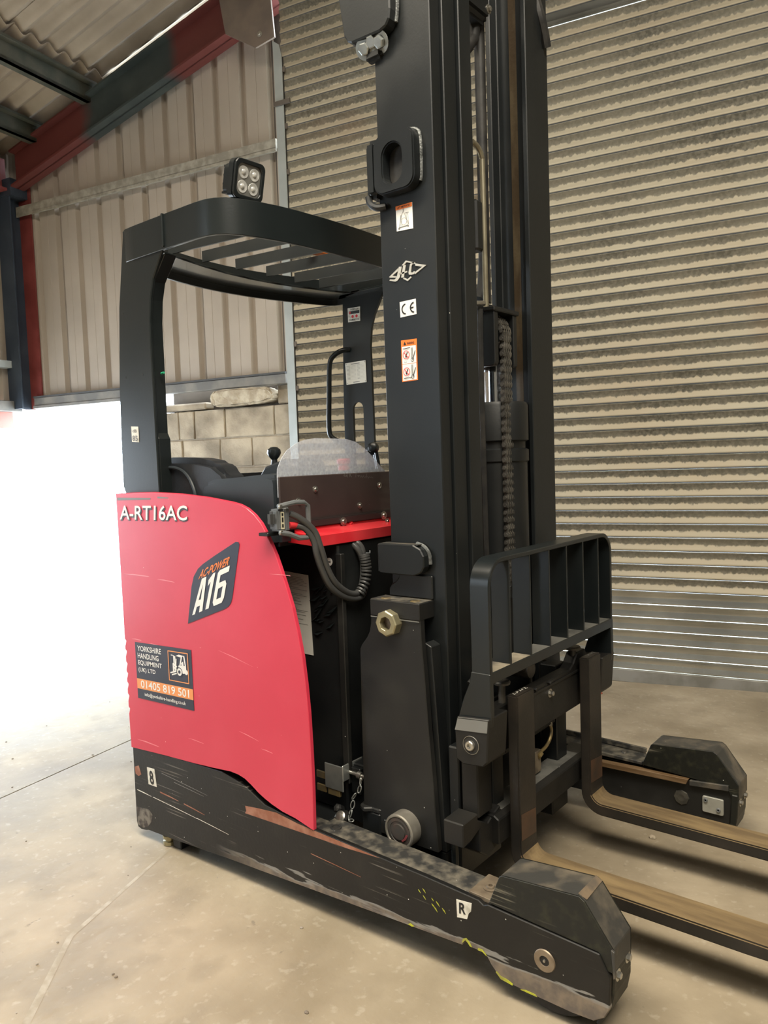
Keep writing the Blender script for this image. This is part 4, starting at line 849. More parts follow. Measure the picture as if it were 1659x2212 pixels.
# levers in front of the far pillar
for x, y, z in ((-1.17, 0.80, 1.352), (-1.21, 0.84, 1.345)):
    lv = tube('lever_rod', BLKG, T, [(x + 0.02, y, 1.22), (x + 0.01, y, 1.30), (x, y, z)], 0.008, 8)
    lathe('lever_knob', BLKG, lv, (x, y - 0.012, z), (0.3, -1, 0.2), [(0, -0.02), (0.018, -0.016), (0.022, 0), (0.018, 0.014), (0.012, 0.018), (0, 0.019)], 16)
box('dash_block', PLAST, T, -1.30, -1.08, 0.62, 0.95, 1.02, 1.235, 0.02, 3)
lathe('red_stop_button', REDP, T, (-1.16, 0.60, 1.262), PZ, [(0.022, 0), (0.022, 0.03), (0.026, 0.031), (0.026, 0.045), (0.02, 0.05), (0, 0.05)], 20)
# orange marker seen between the guard bars, label under the rear rail
flat('rail_label', SILV, T, [rect(0.0, 1.0, 0.0, 0.08), rect(0.0, 1.0, 0.92, 1.0), rect(0.0, 0.04, 0.0, 1.0), rect(0.96, 1.0, 0.0, 1.0)], [(-1.665, 0.86, 2.0455), (-1.625, 0.99, 2.0455), (-1.575, 0.97, 2.0455), (-1.61, 0.84, 2.0455)], (0, 0, -1), 0.0004)
box('orange_marker', ORNG, T, -1.34, -1.30, 0.62, 0.72, 2.098, 2.112, 0.004)

# --- work lamp on the guard
wlm = empty('tmp', (0, 0, 0)); bpy.data.objects.remove(wlm)
LM = Matrix.Translation((-1.125, 0.135, 2.187)) @ Matrix.Rotation(R(-3), 4, 'Z') @ Matrix.Rotation(R(14), 4, 'Y')
def in_lamp(bm): bm.transform(LM)
bm = bmesh.new(); hw = 0.058
a_prism(bm, rrect(-hw, hw, -hw, hw, 0.02, 5), 0.0, 0.030, 'X'); a_prism(bm, rrect(-hw * 0.78, hw * 0.78, -hw * 0.8, hw * 0.8, 0.02, 5), -0.040, 0.0, 'X'); in_lamp(bm)
lamp = finish('work_lamp', bm, GREYP if False else BLKG, T, 0.004, True, 2)
bm = bmesh.new(); a_ringprism(bm, rrect(-hw, hw, -hw, hw, 0.02, 5), rrect(-hw * 0.78, hw * 0.78, -hw * 0.78, hw * 0.78, 0.018, 5), 0.030, 0.038, 'X'); in_lamp(bm); finish('lamp_rim', bm, BLKG, lamp, 0.002)
bm = bmesh.new(); a_prism(bm, rrect(-hw * 0.78, hw * 0.78, -hw * 0.78, hw * 0.78, 0.018, 5), 0.029, 0.031, 'X'); in_lamp(bm); finish('lamp_glass', bm, mat('lamp_backing', (0.30, 0.30, 0.28, 1), 0.3, 0.5), lamp)
for y in (-0.021, 0.021):
    for z in (-0.021, 0.021):
        bm = bmesh.new(); a_lathe(bm, (0.031, y, z), PX, [(0.019, 0), (0.018, 0.002), (0.009, 0.0008), (0.006, 0.004), (0, 0.005)], 18); in_lamp(bm); finish('lamp_reflector', bm, LENS, lamp, 0, True)
for i in range(4):
    bm = bmesh.new(); a_box(bm, -0.045, -0.01, -0.04, 0.04, -0.045 + i * 0.026, -0.039 + i * 0.026); in_lamp(bm); finish('cooling_fin', bm, BLKG, lamp)
box('lamp_bracket', BLKG, lamp, -1.150, -1.105, 0.10, 0.165, 2.10, 2.130, 0.004)

# --- mast: three nested rails on each side
MF = 1.129
def mast_rail(prof, z0, z1, mirror, m=None):
    pts = [(x, MF - y) for x, y in prof] if mirror else prof
    bm = bmesh.new(); a_prism(bm, pts, z0, z1, 'Z'); return finish('mast_rail', bm, m or MAST, T, 0.0025)
outer = [(-0.650, 0.222), (-0.460, 0.222), (-0.460, 0.268), (-0.478, 0.268), (-0.478, 0.238), (-0.632, 0.238), (-0.632, 0.268), (-0.650, 0.268)]
mid_ = [(-0.628, 0.276), (-0.612, 0.276), (-0.612, 0.296), (-0.470, 0.296), (-0.470, 0.272), (-0.453, 0.272), (-0.453, 0.334), (-0.470, 0.334), (-0.470, 0.310), (-0.612, 0.310), (-0.612, 0.334), (-0.628, 0.334)]
inner_ = [(-0.590, 0.341), (-0.445, 0.341), (-0.445, 0.402), (-0.462, 0.402), (-0.462, 0.356), (-0.573, 0.356), (-0.573, 0.400), (-0.590, 0.400)]
for mir_ in (False, True):
    mast_rail(outer, 0.10, 3.30, mir_); mast_rail(mid_, 0.12, 3.26, mir_); mast_rail(inner_, 0.14, 3.22, mir_)
box('grease_track', GREASE, T, -0.528, -0.502, MF - 0.3575, MF - 0.3555, 0.9, 3.1)
for z, h in ((3.02, 0.10), (0.13, 0.10)): box('mast_tie', MAST, T, -0.66, -0.63, 0.26, MF - 0.26, z, z + h, 0.004)
# near side brackets on the outer rail
bm = bmesh.new(); o_ = rrect(-0.640, -0.500, 2.035, 2.198, 0.034, 6); hl = stadium(-0.574, 2.112, 0.066, 0.108, 10)
ci = (-0.574, 2.112); ag = sorted(set([math.atan2(z - ci[1], x - ci[0]) for x, z in hl] + [math.atan2(z - ci[1], x - ci[0]) for x, z in o_]))
a_ringprism(bm, [tuple(ray_hit(o_, ci, a)) for a in ag], [tuple(ray_hit(hl, ci, a)) for a in ag], 0.186, 0.222, 'Y')
br = finish('mast_bracket', bm, MAST, T, 0.004, True, 2, 60)
box('bracket_wrap', MAST, br, -0.676, -0.630, 0.190, 0.30, 2.038, 2.196, 0.014, 3)
prism('hole_back', RUB, br, hl, 0.2205, 0.2218, 'Y')
tube('weld_bead', mat('weld_grey', (0.16, 0.17, 0.17, 1), 0.4, 0.4, (0.06, 0.065, 0.065, 1), 60, bump=0.3, bscale=150), br, [(-0.535, 0.219, 2.200), (-0.512, 0.219, 2.193), (-0.499, 0.219, 2.170), (-0.498, 0.219, 2.08), (-0.502, 0.219, 2.055)], 0.005, 8, 4)
tube('strap_loop', BLK, T, [(-0.67, 0.20, 2.046), (-0.665, 0.20, 2.026), (-0.645, 0.205, 2.012), (-0.62, 0.215, 2.012)], 0.010, 8, 4)
top = rrect(-0.725, -0.556, 2.46, 2.75, 0.028, 5)
tb = prism('mast_bracket', MAST, T, [(-0.765, 2.75), (-0.728, 2.500), (-0.715, 2.478), (-0.700, 2.472), (-0.60, 2.468), (-0.578, 2.474), (-0.566, 2.490), (-0.562, 2.515), (-0.562, 2.75)], 0.184, 0.222, 'Y', 0.004)
tube('weld_bead', MATS['weld_grey'], tb, [(-0.560, 0.215, 2.72), (-0.559, 0.215, 2.60), (-0.559, 0.215, 2.53), (-0.565, 0.215, 2.490)], 0.006, 8, 3)
for (x, z, a) in ((-0.668, 2.452, 0.3), (-0.640, 2.462, 0.0), (-0.612, 2.452, -0.3)):
    bolt('bracket_bolt', ZINC, tb, (x, 0.205, z), (a * 0.6, -1, -0.5), 0.017, True, False, 0.012)
box('bracket_lug', BLKD, tb, -0.672, -0.615, 0.205, 0.235, 2.415, 2.445, 0.008, 2)
lw = bmesh.new(); a_prism(lw, [(-0.668, 0.974), (-0.668, 1.061), (-0.545, 1.061), (-0.520, 1.050), (-0.508, 1.030), (-0.508, 1.000), (-0.520, 0.982), (-0.545, 0.973)], 0.186, 0.216, 'Y')
lb = finish('mast_bracket', lw, MAST, T, 0.003)
box('bracket_return', MAST, lb, -0.676, -0.662, 0.188, 0.28, 0.975, 1.060, 0.004)
prism('worn_top_edge', HOUST, lb, [(-0.66, 1.0605), (-0.66, 1.0625), (-0.53, 1.0615), (-0.53, 1.0595)], 0.190, 0.215, 'Y')
tube('weld_bead', MATS['weld_grey'], lb, [(-0.55, 0.214, 1.062), (-0.525, 0.214, 1.054), (-0.508, 0.214, 1.034), (-0.505, 0.214, 1.005)], 0.006, 8, 4)
# reach carriage plate with nut and roller
cp = [(-0.676, 0.900), (-0.503, 0.904), (-0.503, 0.850), (-0.502, 0.80), (-0.495, 0.70), (-0.487, 0.55), (-0.478, 0.42), (-0.466, 0.205), (-0.735, 0.205), (-0.730, 0.60), (-0.727, 0.748), (-0.720, 0.762), (-0.700, 0.785), (-0.688, 0.805), (-0.682, 0.83)]
cpl = prism('reach_carriage_plate', BLKD, T, cp, 0.155, 0.176, 'Y', 0.002)
prism('carriage_edge_plate', BLK, cpl, [(-0.508, 0.79), (-0.485, 0.78), (-0.474, 0.60), (-0.454, 0.20), (-0.476, 0.20), (-0.49, 0.55)], 0.178, 0.222, 'Y', 0.002)
box('carriage_top_block', BLKD, cpl, -0.678, -0.502, 0.150, 0.222, 0.855, 0.903, 0.002)
for x in (-0.640, -0.535): lathe('bolt_recess', BRASS, cpl, (x, 0.178, 0.9035), PZ, [(0.008, 0.001), (0.015, 0.001), (0.016, 0)], 16)
quad('dusty_top', LEGTOP, cpl, [(-0.676, 0.152, 0.9035), (-0.504, 0.152, 0.9035), (-0.504, 0.22, 0.9035), (-0.676, 0.22, 0.9035)], PZ, 0.0005)
quad('joint_line', GREYPR, cpl, side([(-0.676, 0.8515), (-0.503, 0.8515), (-0.503, 0.8545), (-0.676, 0.8545)], 0.1495), NY, 0.0005)
nut = bmesh.new(); a_lathe(nut, (-0.604, 0.155, 0.842), NY, [(0.020, -0.012), (0.020, 0.030), (0.034, 0.030), (0.038, 0.026), (0.038, 0)], 8); 
nuto = finish('pivot_nut', nut, NUTG, T, 0.001)
lathe('nut_core', mat('nut_core_brown', (0.08, 0.06, 0.05, 1), 0.5, 0.4, (0.16, 0.13, 0.11, 1), 40, bump=0.2), nuto, (-0.604, 0.155, 0.842), NY, [(0, 0.012), (0.0205, 0.010), (0.0205, 0)], 20)
rl_ = lathe('guide_roller', mat('worn_roller_steel', (0.26, 0.245, 0.21, 1), 0.4, 0.6, (0.36, 0.34, 0.30, 1), 20, bump=0.03), T, (-0.573, 0.150, 0.252), NY, [(0.044, -0.01), (0.050, -0.008), (0.050, 0.034), (0.047, 0.037), (0.043, 0.037), (0.040, 0.033), (0, 0.033)], 40)
lathe('roller_face', mat('dark_roller_face', (0.06, 0.055, 0.05, 1), 0.5, 0.3, (0.11, 0.07, 0.06, 1), 20), rl_, (-0.573, 0.150, 0.252), NY, [(0, 0.038), (0.022, 0.038), (0.023, 0.0345), (0.030, 0.0345), (0.031, 0.036), (0.0400, 0.035), (0.0405, 0.030)], 36)
prism('red_mark', mat('dull_red_mark', (0.16, 0.03, 0.035, 1), 0.6), rl_, [(-0.558, 0.228), (-0.545, 0.238), (-0.538, 0.252), (-0.545, 0.252), (-0.552, 0.240), (-0.562, 0.232)], 0.1115, 0.1125, 'Y')
box('mast_foot', BLK, T, -0.66, -0.455, 0.18, 0.30, 0.05, 0.20, 0.005)
box('mast_foot', BLK, T, -0.66, -0.455, MF - 0.30, MF - 0.18, 0.05, 0.20, 0.005)
prism('reach_carriage_plate', BLKD, T, cp, MF - 0.176, MF - 0.155, 'Y', 0.002)
bk = prism('carriage_gusset', BLK, T, [(-0.655, 0.905), (-0.655, 0.925), (-0.645, 0.940), (-0.630, 0.948), (-0.618, 0.960), (-0.615, 0.972), (-0.50, 0.972), (-0.50, 0.905)], 0.212, 0.222, 'Y', 0.003)
# stickers and emblem on the rail
ql = side([(-0.590, 1.938), (-0.533, 1.935), (-0.534, 2.006), (-0.591, 2.006)], 0.2215)
sl = quad('lift_sticker', WHITE, T, ql, NY); flat('orange_header', ORNG, sl, [rect(0, 1, 0.84, 1)], ql, NY); text('LIFT METHOD', BLKP, sl, sub(ql, 0.10, 0.88, 0.875, 0.955), NY, 0.015, 0, 0.0024)
flat('lift_drawing', GREYPR, sl, [line(0.14, 0.12, 0.72, 0.16, 0.03, 0.8), line(0.20, 0.14, 0.30, 0.60, 0.025, 0.8), line(0.32, 0.60, 0.34, 0.16, 0.015, 0.8), line(0.46, 0.76, 0.32, 0.58, 0.014, 0.8), line(0.46, 0.76, 0.75, 0.20, 0.014, 0.8), line(0.46, 0.84, 0.46, 0.74, 0.03, 0.8), line(0.62, 0.62, 0.66, 0.16, 0.012, 0.8), line(0.72, 0.62, 0.76, 0.16, 0.012, 0.8), line(0.58, 0.65, 0.78, 0.65, 0.02, 0.8), disc(0.16, 0.09, 0.035, 0.8), disc(0.72, 0.13, 0.03, 0.8)] + ringpoly(0.48, 0.34, 0.14, 0.012, 0.8), ql, NY)
emp = [[(-0.622, 1.818), (-0.589, 1.837), (-0.59, 1.829), (-0.61, 1.82), (-0.594, 1.815), (-0.596, 1.812), (-0.619, 1.816)], [(-0.621, 1.808), (-0.619, 1.811), (-0.603, 1.808), (-0.595, 1.812), (-0.586, 1.84), (-0.576, 1.839), (-0.584, 1.811), (-0.593, 1.803), (-0.601, 1.802)], [(-0.579, 1.809), (-0.571, 1.841), (-0.562, 1.841), (-0.57, 1.808)], [(-0.584, 1.822), (-0.558, 1.824), (-0.558, 1.82), (-0.584, 1.818)], [(-0.576, 1.842), (-0.561, 1.853), (-0.531, 1.842), (-0.533, 1.839), (-0.559, 1.848), (-0.568, 1.841)], [(-0.553, 1.819), (-0.547, 1.84), (-0.539, 1.844), (-0.531, 1.843), (-0.529, 1.838), (-0.538, 1.839), (-0.542, 1.835), (-0.545, 1.818), (-0.54, 1.816), (-0.534, 1.819), (-0.53, 1.817), (-0.535, 1.811), (-0.545, 1.811), (-0.552, 1.813)], [(-0.529, 1.839), (-0.492, 1.828), (-0.531, 1.81), (-0.533, 1.815), (-0.506, 1.826), (-0.529, 1.833)], [(-0.573, 1.805), (-0.568, 1.807), (-0.557, 1.801), (-0.546, 1.807), (-0.544, 1.803), (-0.557, 1.796)]]
bm = bmesh.new()
for poly in emp: a_prism(bm, poly, 0.2195, 0.2218, 'Y')
finish('silver_emblem', bm, EMBL, T)
qc = side([(-0.587, 1.700), (-0.531, 1.702), (-0.532, 1.744), (-0.588, 1.743)], 0.2215); sc_ = quad('mark_sticker', WHITE, T, qc, NY)
def arcpoly(cx, cy, r, w, a0, a1, asp, k=12):
    o = []
    for i in range(k):
        a, b = R(a0 + (a1 - a0) * i / k), R(a0 + (a1 - a0) * (i + 1) / k)
        o.append([(cx + math.cos(a) * r / asp, cy + math.sin(a) * r), (cx + math.cos(b) * r / asp, cy + math.sin(b) * r), (cx + math.cos(b) * (r - w) / asp, cy + math.sin(b) * (r - w)), (cx + math.cos(a) * (r - w) / asp, cy + math.sin(a) * (r - w))])
    return o
flat('mark_letters', BLKP, sc_, arcpoly(0.38, 0.48, 0.36, 0.09, 95, 265, 1.3) + arcpoly(0.90, 0.48, 0.36, 0.09, 95, 265, 1.3) + [rect(0.64, 0.86, 0.44, 0.52)], qc, NY)
qw = side([(-0.588, 1.520), (-0.533, 1.521), (-0.533, 1.635), (-0.588, 1.636)], 0.2215); sw_ = quad('warning_sticker', ORNG, T, qw, NY)
flat('white_panels', WHITE, sw_, [rect(0.06, 0.94, 0.425, 0.845), rect(0.06, 0.94, 0.02, 0.415)], qw, NY, 0.0012)
text('WARNING', BLKP, sw_, sub(qw, 0.38, 0.84, 0.885, 0.945), NY, 0.02); pw = []; pr = []
pw.append([(0.16, 0.88), (0.34, 0.88), (0.25, 0.965)])
for b in (0.44, 0.03):
    pw += [line(0.66, b + 0.36, 0.66, b + 0.10, 0.012, 0.49), line(0.72, b + 0.36, 0.72, b + 0.10, 0.012, 0.49), line(0.72, b + 0.06, 0.90, b + 0.28, 0.02, 0.49), rect(0.27, 0.36, b + 0.14, b + 0.21), line(0.32, b + 0.18, 0.40, b + 0.26, 0.025, 0.49)] + ringpoly(0.71, b + 0.065, 0.048, 0.012, 0.49)
    pr += ringpoly(0.33, b + 0.20, 0.105, 0.016, 0.49) + [line(0.20, b + 0.26, 0.46, b + 0.13, 0.016, 0.49)]
pw += [line(0.13, 0.79, 0.60, 0.80, 0.016, 0.49), line(0.22, 0.475, 0.26, 0.45, 0.014, 0.49), line(0.34, 0.475, 0.34, 0.45, 0.014, 0.49), line(0.15, 0.075, 0.66, 0.085, 0.016, 0.49)]
flat('warning_drawing', BLKP, sw_, pw, qw, NY, 0.002); flat('red_rings', REDP, sw_, pr, qw, NY, 0.0026)

# --- lift cylinder, chain, hoses in the middle of the mast
cy = lathe('lift_cylinder', BLK, T, (-0.53, 0.64, 0.10), PZ, [(0, 0), (0.095, 0), (0.095, 1.18), (0.100, 1.185), (0.100, 1.22), (0.090, 1.225), (0.090, 1.245), (0.100, 1.25), (0.100, 1.36), (0.095, 1.37), (0, 1.37)], 28)
lathe('chrome_ram', CHROME, cy, (-0.53, 0.64, 1.46), PZ, [(0, 0), (0.044, 0), (0.044, 0.13), (0, 0.13)], 28)
sh_ = box('chain_head', BLK, T, -0.60, -0.535, 0.545, 0.700, 1.575, 1.785, 0.006)
for y0, y1 in ((0.512, 0.535), (0.628, 0.650)): prism('sheave_cheek', BLK, sh_, rrect(-0.56, -0.455, 1.575, 1.745, 0.012, 3), y0, y1, 'Y', 0.002)
box('head_cap', BLK, sh_, -0.575, -0.450, 0.505, 0.660, 1.738, 1.752, 0.003)
lathe('chain_sheave', BLKG, sh_, (-0.515, 0.560, 1.675), (0, 1, 0), [(0, 0), (0.052, 0), (0.056, 0.004), (0.048, 0.006), (0.048, 0.036), (0.056, 0.038), (0.052, 0.042), (0, 0.042)], 28)
for y in (0.511, 0.651): lathe('sheave_pin', STEEL, sh_, (-0.515, y, 1.675), NY if y < 0.6 else (0, 1, 0), [(0, 0.004), (0.011, 0.003), (0.012, 0)], 14)
# chain over the sheave: each link its own piece
chn = box('chain_anchor', BLK, T, -0.48, -0.44, 0.545, 0.605, 0.86, 0.90, 0.003)
lkm = bmesh.new()
for y in (-0.0165, -0.0075, 0.0015, 0.0105): a_prism(lkm, [(-0.006, -0.0135), (0.006, -0.0135), (0.0075, -0.006), (0.005, 0), (0.0075, 0.006), (0.006, 0.0135), (-0.006, 0.0135), (-0.0075, 0.006), (-0.005, 0), (-0.0075, -0.006)], y, y + 0.0045, 'Y')
for z in (-0.0085, 0.0085): a_lathe(lkm, (0, -0.020, z), (0, 1, 0), [(0, 0), (0.0042, 0), (0.0042, 0.040), (0, 0.040)], 8)
bmesh.ops.recalc_face_normals(lkm, faces=lkm.faces); lme = bpy.data.meshes.new('chain_link'); lkm.to_mesh(lme); lkm.free(); lme.transform(Matrix.Diagonal((1.25, 1.38, 1.36, 1))); lme.materials.append(CHAIN)
path = []
for i in range(6): a = R(95 - i * 18); path.append((-0.515 + 0.058 * math.cos(a), 1.675 + 0.058 * math.sin(a), math.atan2(math.cos(a), math.sin(a))))
z = 1.675 - 0.005
while z > 0.90: path.append((-0.456, z, math.pi / 2)); z -= 0.0232
for i, (x, z, a) in enumerate(path):
    o = new_obj('chain_link', lme, chn); o.location = (x, 0.578 if i % 2 else 0.5785, z); o.rotation_euler = (0, (a - math.pi / 2) if a < math.pi / 2 else 0, 0)
    if i % 2: o.scale = (0.92, 0.82, 1)
# second, rear chain seen above
box('rear_chain', CHAIN, T, -0.585, -0.570, 0.665, 0.695, 1.80, 3.2, 0.002)
tube('return_pipe', mat('plated_pipe', (0.34, 0.31, 0.22, 1), 0.35, 0.6, (0.26, 0.235, 0.17, 1), 20), T, [(-0.50, 0.485, 2.235), (-0.50, 0.515, 2.228), (-0.50, 0.537, 2.205), (-0.50, 0.541, 2.15), (-0.50, 0.542, 1.76), (-0.50, 0.542, 1.70)], 0.0085, 10, 4)
tj = tube('pipe_tee', STEEL, T, [(-0.49, 0.425, 1.752), (-0.49, 0.512, 1.764)], 0.008, 10)
for y in (0.434, 0.462, 0.495): tube('hose', RUB, tj, [(-0.495, y, 1.745), (-0.497, y, 1.5), (-0.498, y + 0.004, 1.2), (-0.498, y + 0.01, 0.70)], 0.0105, 8)
tube('vertical_hose', RUB, T, [(-0.55, 0.625, 3.2), (-0.55, 0.625, 2.3), (-0.552, 0.62, 1.9), (-0.56, 0.60, 1.80)], 0.017, 10, 3)
tube('vertical_hose', RUB, T, [(-0.545, 0.585, 3.2), (-0.545, 0.592, 2.66), (-0.545, 0.560, 2.56), (-0.545, 0.49, 2.50), (-0.54, 0.44, 2.50)], 0.018, 10, 5)
tube('vertical_hose', RUB, T, [(-0.565, 0.655, 3.2), (-0.565, 0.655, 2.3), (-0.57, 0.66, 1.80)], 0.012, 8)
bx = box('chain_block', BLK, T, -0.56, -0.50, 0.50, 0.545, 1.925, 2.075, 0.006)
box('hose_pulley', BLK, T, -0.56, -0.50, 0.42, 0.62, 2.62, 2.72, 0.02, 3)
for y, z in ((0.45, 2.61), (0.60, 2.66)): bolt('pulley_bolt', STEEL, T, (-0.50, y, z), PX, 0.008)
tube('curved_hose', RUB, T, [(-0.47, MF - 0.29, 2.80), (-0.452, MF - 0.285, 2.73), (-0.450, MF - 0.26, 2.68), (-0.452, MF - 0.24, 2.64)], 0.016, 8, 4)
# white wire bits behind the mast, low cylinder of the tilt
for y in (0.36, MF - 0.36): lathe('tilt_cylinder', BLK, T, (-0.60, y + 0.05, 0.2), PZ, [(0, 0), (0.03, 0), (0.03, 1.0), (0, 1.0)], 16)
box('mast_back_plate', BLK, T, -0.655, -0.640, 0.27, MF - 0.27, 0.23, 0.98, 0.003)

# --- load backrest
def U_shape(y0, y1, z0, z1, r, t, k=8):
    out = [(y0, z0)]; inn = [(y0 + t, z0)]
    for i in range(k + 1): a = R(180 - 90 * i / k); out.append((y0 + r + r * math.cos(a), z1 - r + r * math.sin(a))); inn.append((y0 + r + (r - t) * math.cos(a), z1 - r + (r - t) * math.sin(a)))
    for i in range(k + 1): a = R(90 - 90 * i / k); out.append((y1 - r + r * math.cos(a), z1 - r + r * math.sin(a))); inn.append((y1 - r + (r - t) * math.cos(a), z1 - r + (r - t) * math.sin(a)))
    out.append((y1, z0)); inn.append((y1 - t, z0)); return out + list(reversed(inn))
lbr = prism('load_backrest', BLKG, T, U_shape(0.163, 0.968, 0.70, 1.034, 0.072, 0.013), -0.346, -0.288, 'X', 0.002, True)
box('backrest_bar', BLKG, lbr, -0.346, -0.288, 0.170, 0.962, 0.706, 0.737, 0.002)
quad('bar_top_dust', mat('pale_dust', (0.30, 0.26, 0.19, 1), 0.8, 0.0, (0.10, 0.09, 0.07, 1), 16, 0.45, 0.7), lbr, [(-0.345, 0.18, 0.7372), (-0.290, 0.18, 0.7372), (-0.290, 0.385, 0.7372), (-0.345, 0.385, 0.7372)], PZ, 0.0004)
quad('bar_top_dust', mat('grey_dust', (0.12, 0.118, 0.105, 1), 0.8, 0.0, (0.05, 0.05, 0.045, 1), 16, 0.45, 0.7), lbr, [(-0.345, 0.39, 0.7372), (-0.290, 0.39, 0.7372), (-0.290, 0.95, 0.7372), (-0.345, 0.95, 0.7372)], PZ, 0.0004)
for y in (0.272, 0.388, 0.506, 0.622, 0.740, 0.856): box('backrest_slat', BLKG, lbr, -0.346, -0.289, y, y + 0.007, 0.735, 1.023, 0.001)
for nr in (True, False):
    f = (lambda y: y) if nr else (lambda y: 1.131 - y)
    y0, y1 = sorted((f(0.160), f(0.178))); prism('backrest_arm', BLKG, lbr, [(-0.346, 0.735), (-0.288, 0.735), (-0.287, 0.62), (-0.292, 0.585), (-0.392, 0.60), (-0.372, 0.66), (-0.352, 0.705)], y0, y1, 'Y', 0.002)
    y0, y1 = sorted((f(0.150), f(0.250))); ob = prism('backrest_foot', FORKB, lbr, [(-0.388, 0.610), (-0.289, 0.618), (-0.292, 0.578), (-0.298, 0.500), (-0.310, 0.487), (-0.372, 0.482), (-0.394, 0.494), (-0.396, 0.570)], y0, y1, 'Y', 0.003)
    if nr: quad('worn_ledge', GREYPR, lbr, [(-0.385, 0.1515, 0.6085), (-0.292, 0.1515, 0.6165), (-0.294, 0.1485, 0.582), (-0.394, 0.1485, 0.573)], NY, 0.0012)
bm = bmesh.new(); a_lathe(bm, (-0.345, 0.1495, 0.540), NY, [(0, 0.0005), (0.0225, 0.0005), (0.0225, 0.001), (0.0235, 0.0022), (0.0240, 0.001), (0.0242, 0)], 28); rc = finish('bolt_recess', bm, RUB, lbr, 0, True)
bolt('recess_bolt', STEEL, lbr, (-0.345, 0.1488, 0.540), NY, 0.0135, False, True, 0.008)
lathe('recess_ring', STEEL, lbr, (-0.345, 0.1492, 0.540), NY, [(0.0232, 0), (0.0236, 0.0014), (0.0246, 0.0014), (0.0250, 0)], 28)

# --- fork carriage
cb = prism('fork_carriage', FORKB, T, [(0.20, 0.478), (0.94, 0.478), (0.94, 0.600), (0.93, 0.612), (0.86, 0.612), (0.835, 0.655), (0.775, 0.655), (0.745, 0.625), (0.72, 0.612), (0.20, 0.612)], -0.368, -0.329, 'X', 0.004)
prism('carriage_bar', FORKB, cb, [(-0.410, 0.225), (-0.329, 0.225), (-0.329, 0.296), (-0.345, 0.306), (-0.410, 0.306)], 0.255, 0.885, 'Y', 0.003)
quad('bar_top_dust', MATS['grey_dust'], cb, [(-0.409, 0.30, 0.3062), (-0.346, 0.30, 0.3062), (-0.346, 0.80, 0.3062), (-0.409, 0.80, 0.3062)], PZ, 0.0005)
for y0, y1 in ((0.30, 0.36), (0.705, 0.775)): box('carriage_upright', BLK, cb, -0.43, -0.372, y0, y1, 0.19, 0.62, 0.003)
box('shift_cylinder', BLK, cb, -0.43, -0.37, 0.36, 0.70, 0.43, 0.50, 0.012, 2)
bolt('carriage_stud', STEEL, cb, (-0.329, 0.575, 0.572), PX, 0.008, True, False, 0.012)
for y, z in ((0.475, 0.61), (0.565, 0.608)): bolt('small_bolt', BLKD, cb, (-0.329, y, z), PX, 0.006, False)
box('lock_rail', FORKB, cb, -0.345, -0.325, 0.36, 0.80, 0.592, 0.600, 0.001)
for y in (0.30, 0.835): bolt('edge_bolt', FORKB, cb, (-0.329, y, 0.585), PX, 0.008, False)
# fork locking pins
for y in (0.312, 0.772): lathe('fork_pin', HOUST, T, (-0.343, y, 0.595), PZ, [(0, 0), (0.010, 0), (0.010, 0.066), (0.024, 0.070), (0.025, 0.076), (0.022, 0.080), (0, 0.080)], 20)
# hoses, pulley and fittings behind the carriage
pu = lathe('chain_roller', mat('worn_roller', (0.07, 0.065, 0.06, 1), 0.5, 0.4, (0.12, 0.11, 0.1, 1), 30), T, (-0.40, 0.530, 0.650), PX, [(0, 0.034), (0.008, 0.036), (0.026, 0.034), (0.028, 0.026), (0.028, -0.03), (0, -0.03)], 22)
prism('roller_guard', BLKD, pu, [(0.500, 0.688), (0.545, 0.700), (0.605, 0.688), (0.645, 0.660), (0.645, 0.648), (0.60, 0.676), (0.545, 0.688), (0.505, 0.680)], -0.42, -0.372, 'X', 0.002)
tube('coiled_hose', RUB, T, [(-0.42, 0.27, 0.66), (-0.40, 0.33, 0.70), (-0.385, 0.40, 0.71), (-0.38, 0.47, 0.675), (-0.39, 0.52, 0.655), (-0.41, 0.56, 0.67)], 0.013, 10, 5)
for i in range(5): tube('hose_coil', RUB, T, [(-0.41, 0.30 + i * 0.02, 0.640), (-0.385, 0.305 + i * 0.02, 0.660), (-0.375, 0.312 + i * 0.02, 0.690), (-0.40, 0.318 + i * 0.02, 0.705)], 0.008, 8, 3)
bp = tube('brake_pipe', BRASS, T, [(-0.375, 0.665, 0.440), (-0.372, 0.665, 0.415), (-0.372, 0.650, 0.392), (-0.372, 0.622, 0.378), (-0.375, 0.595, 0.372)], 0.0055, 8, 4)
lathe('pipe_nut', BRASS, bp, (-0.372, 0.59, 0.369), (0, -1, -0.25), [(0, 0), (0.010, 0), (0.010, 0.018), (0.006, 0.02), (0, 0.02)], 6, False); lathe('pipe_nut', STEEL, bp, (-0.375, 0.665, 0.435), PZ, [(0, 0), (0.008, 0), (0.008, 0.014), (0, 0.014)], 6, False)
vb = box('valve_block', mat('tan_valve_block', (0.20, 0.165, 0.115, 1), 0.6, 0.2, (0.11, 0.09, 0.065, 1), 30, bump=0.1), T, -0.405, -0.372, 0.535, 0.592, 0.312, 0.382, 0.002)
tube('valve_spigot', BRASS, vb, [(-0.39, 0.535, 0.362), (-0.39, 0.455, 0.362)], 0.010, 8)
lathe('dark_drum', BLK, T, (-0.50, 0.62, 0.38), (0.4, -1, 0), [(0, 0.02), (0.05, 0.02), (0.06, 0), (0.06, -0.06), (0, -0.06)], 22)
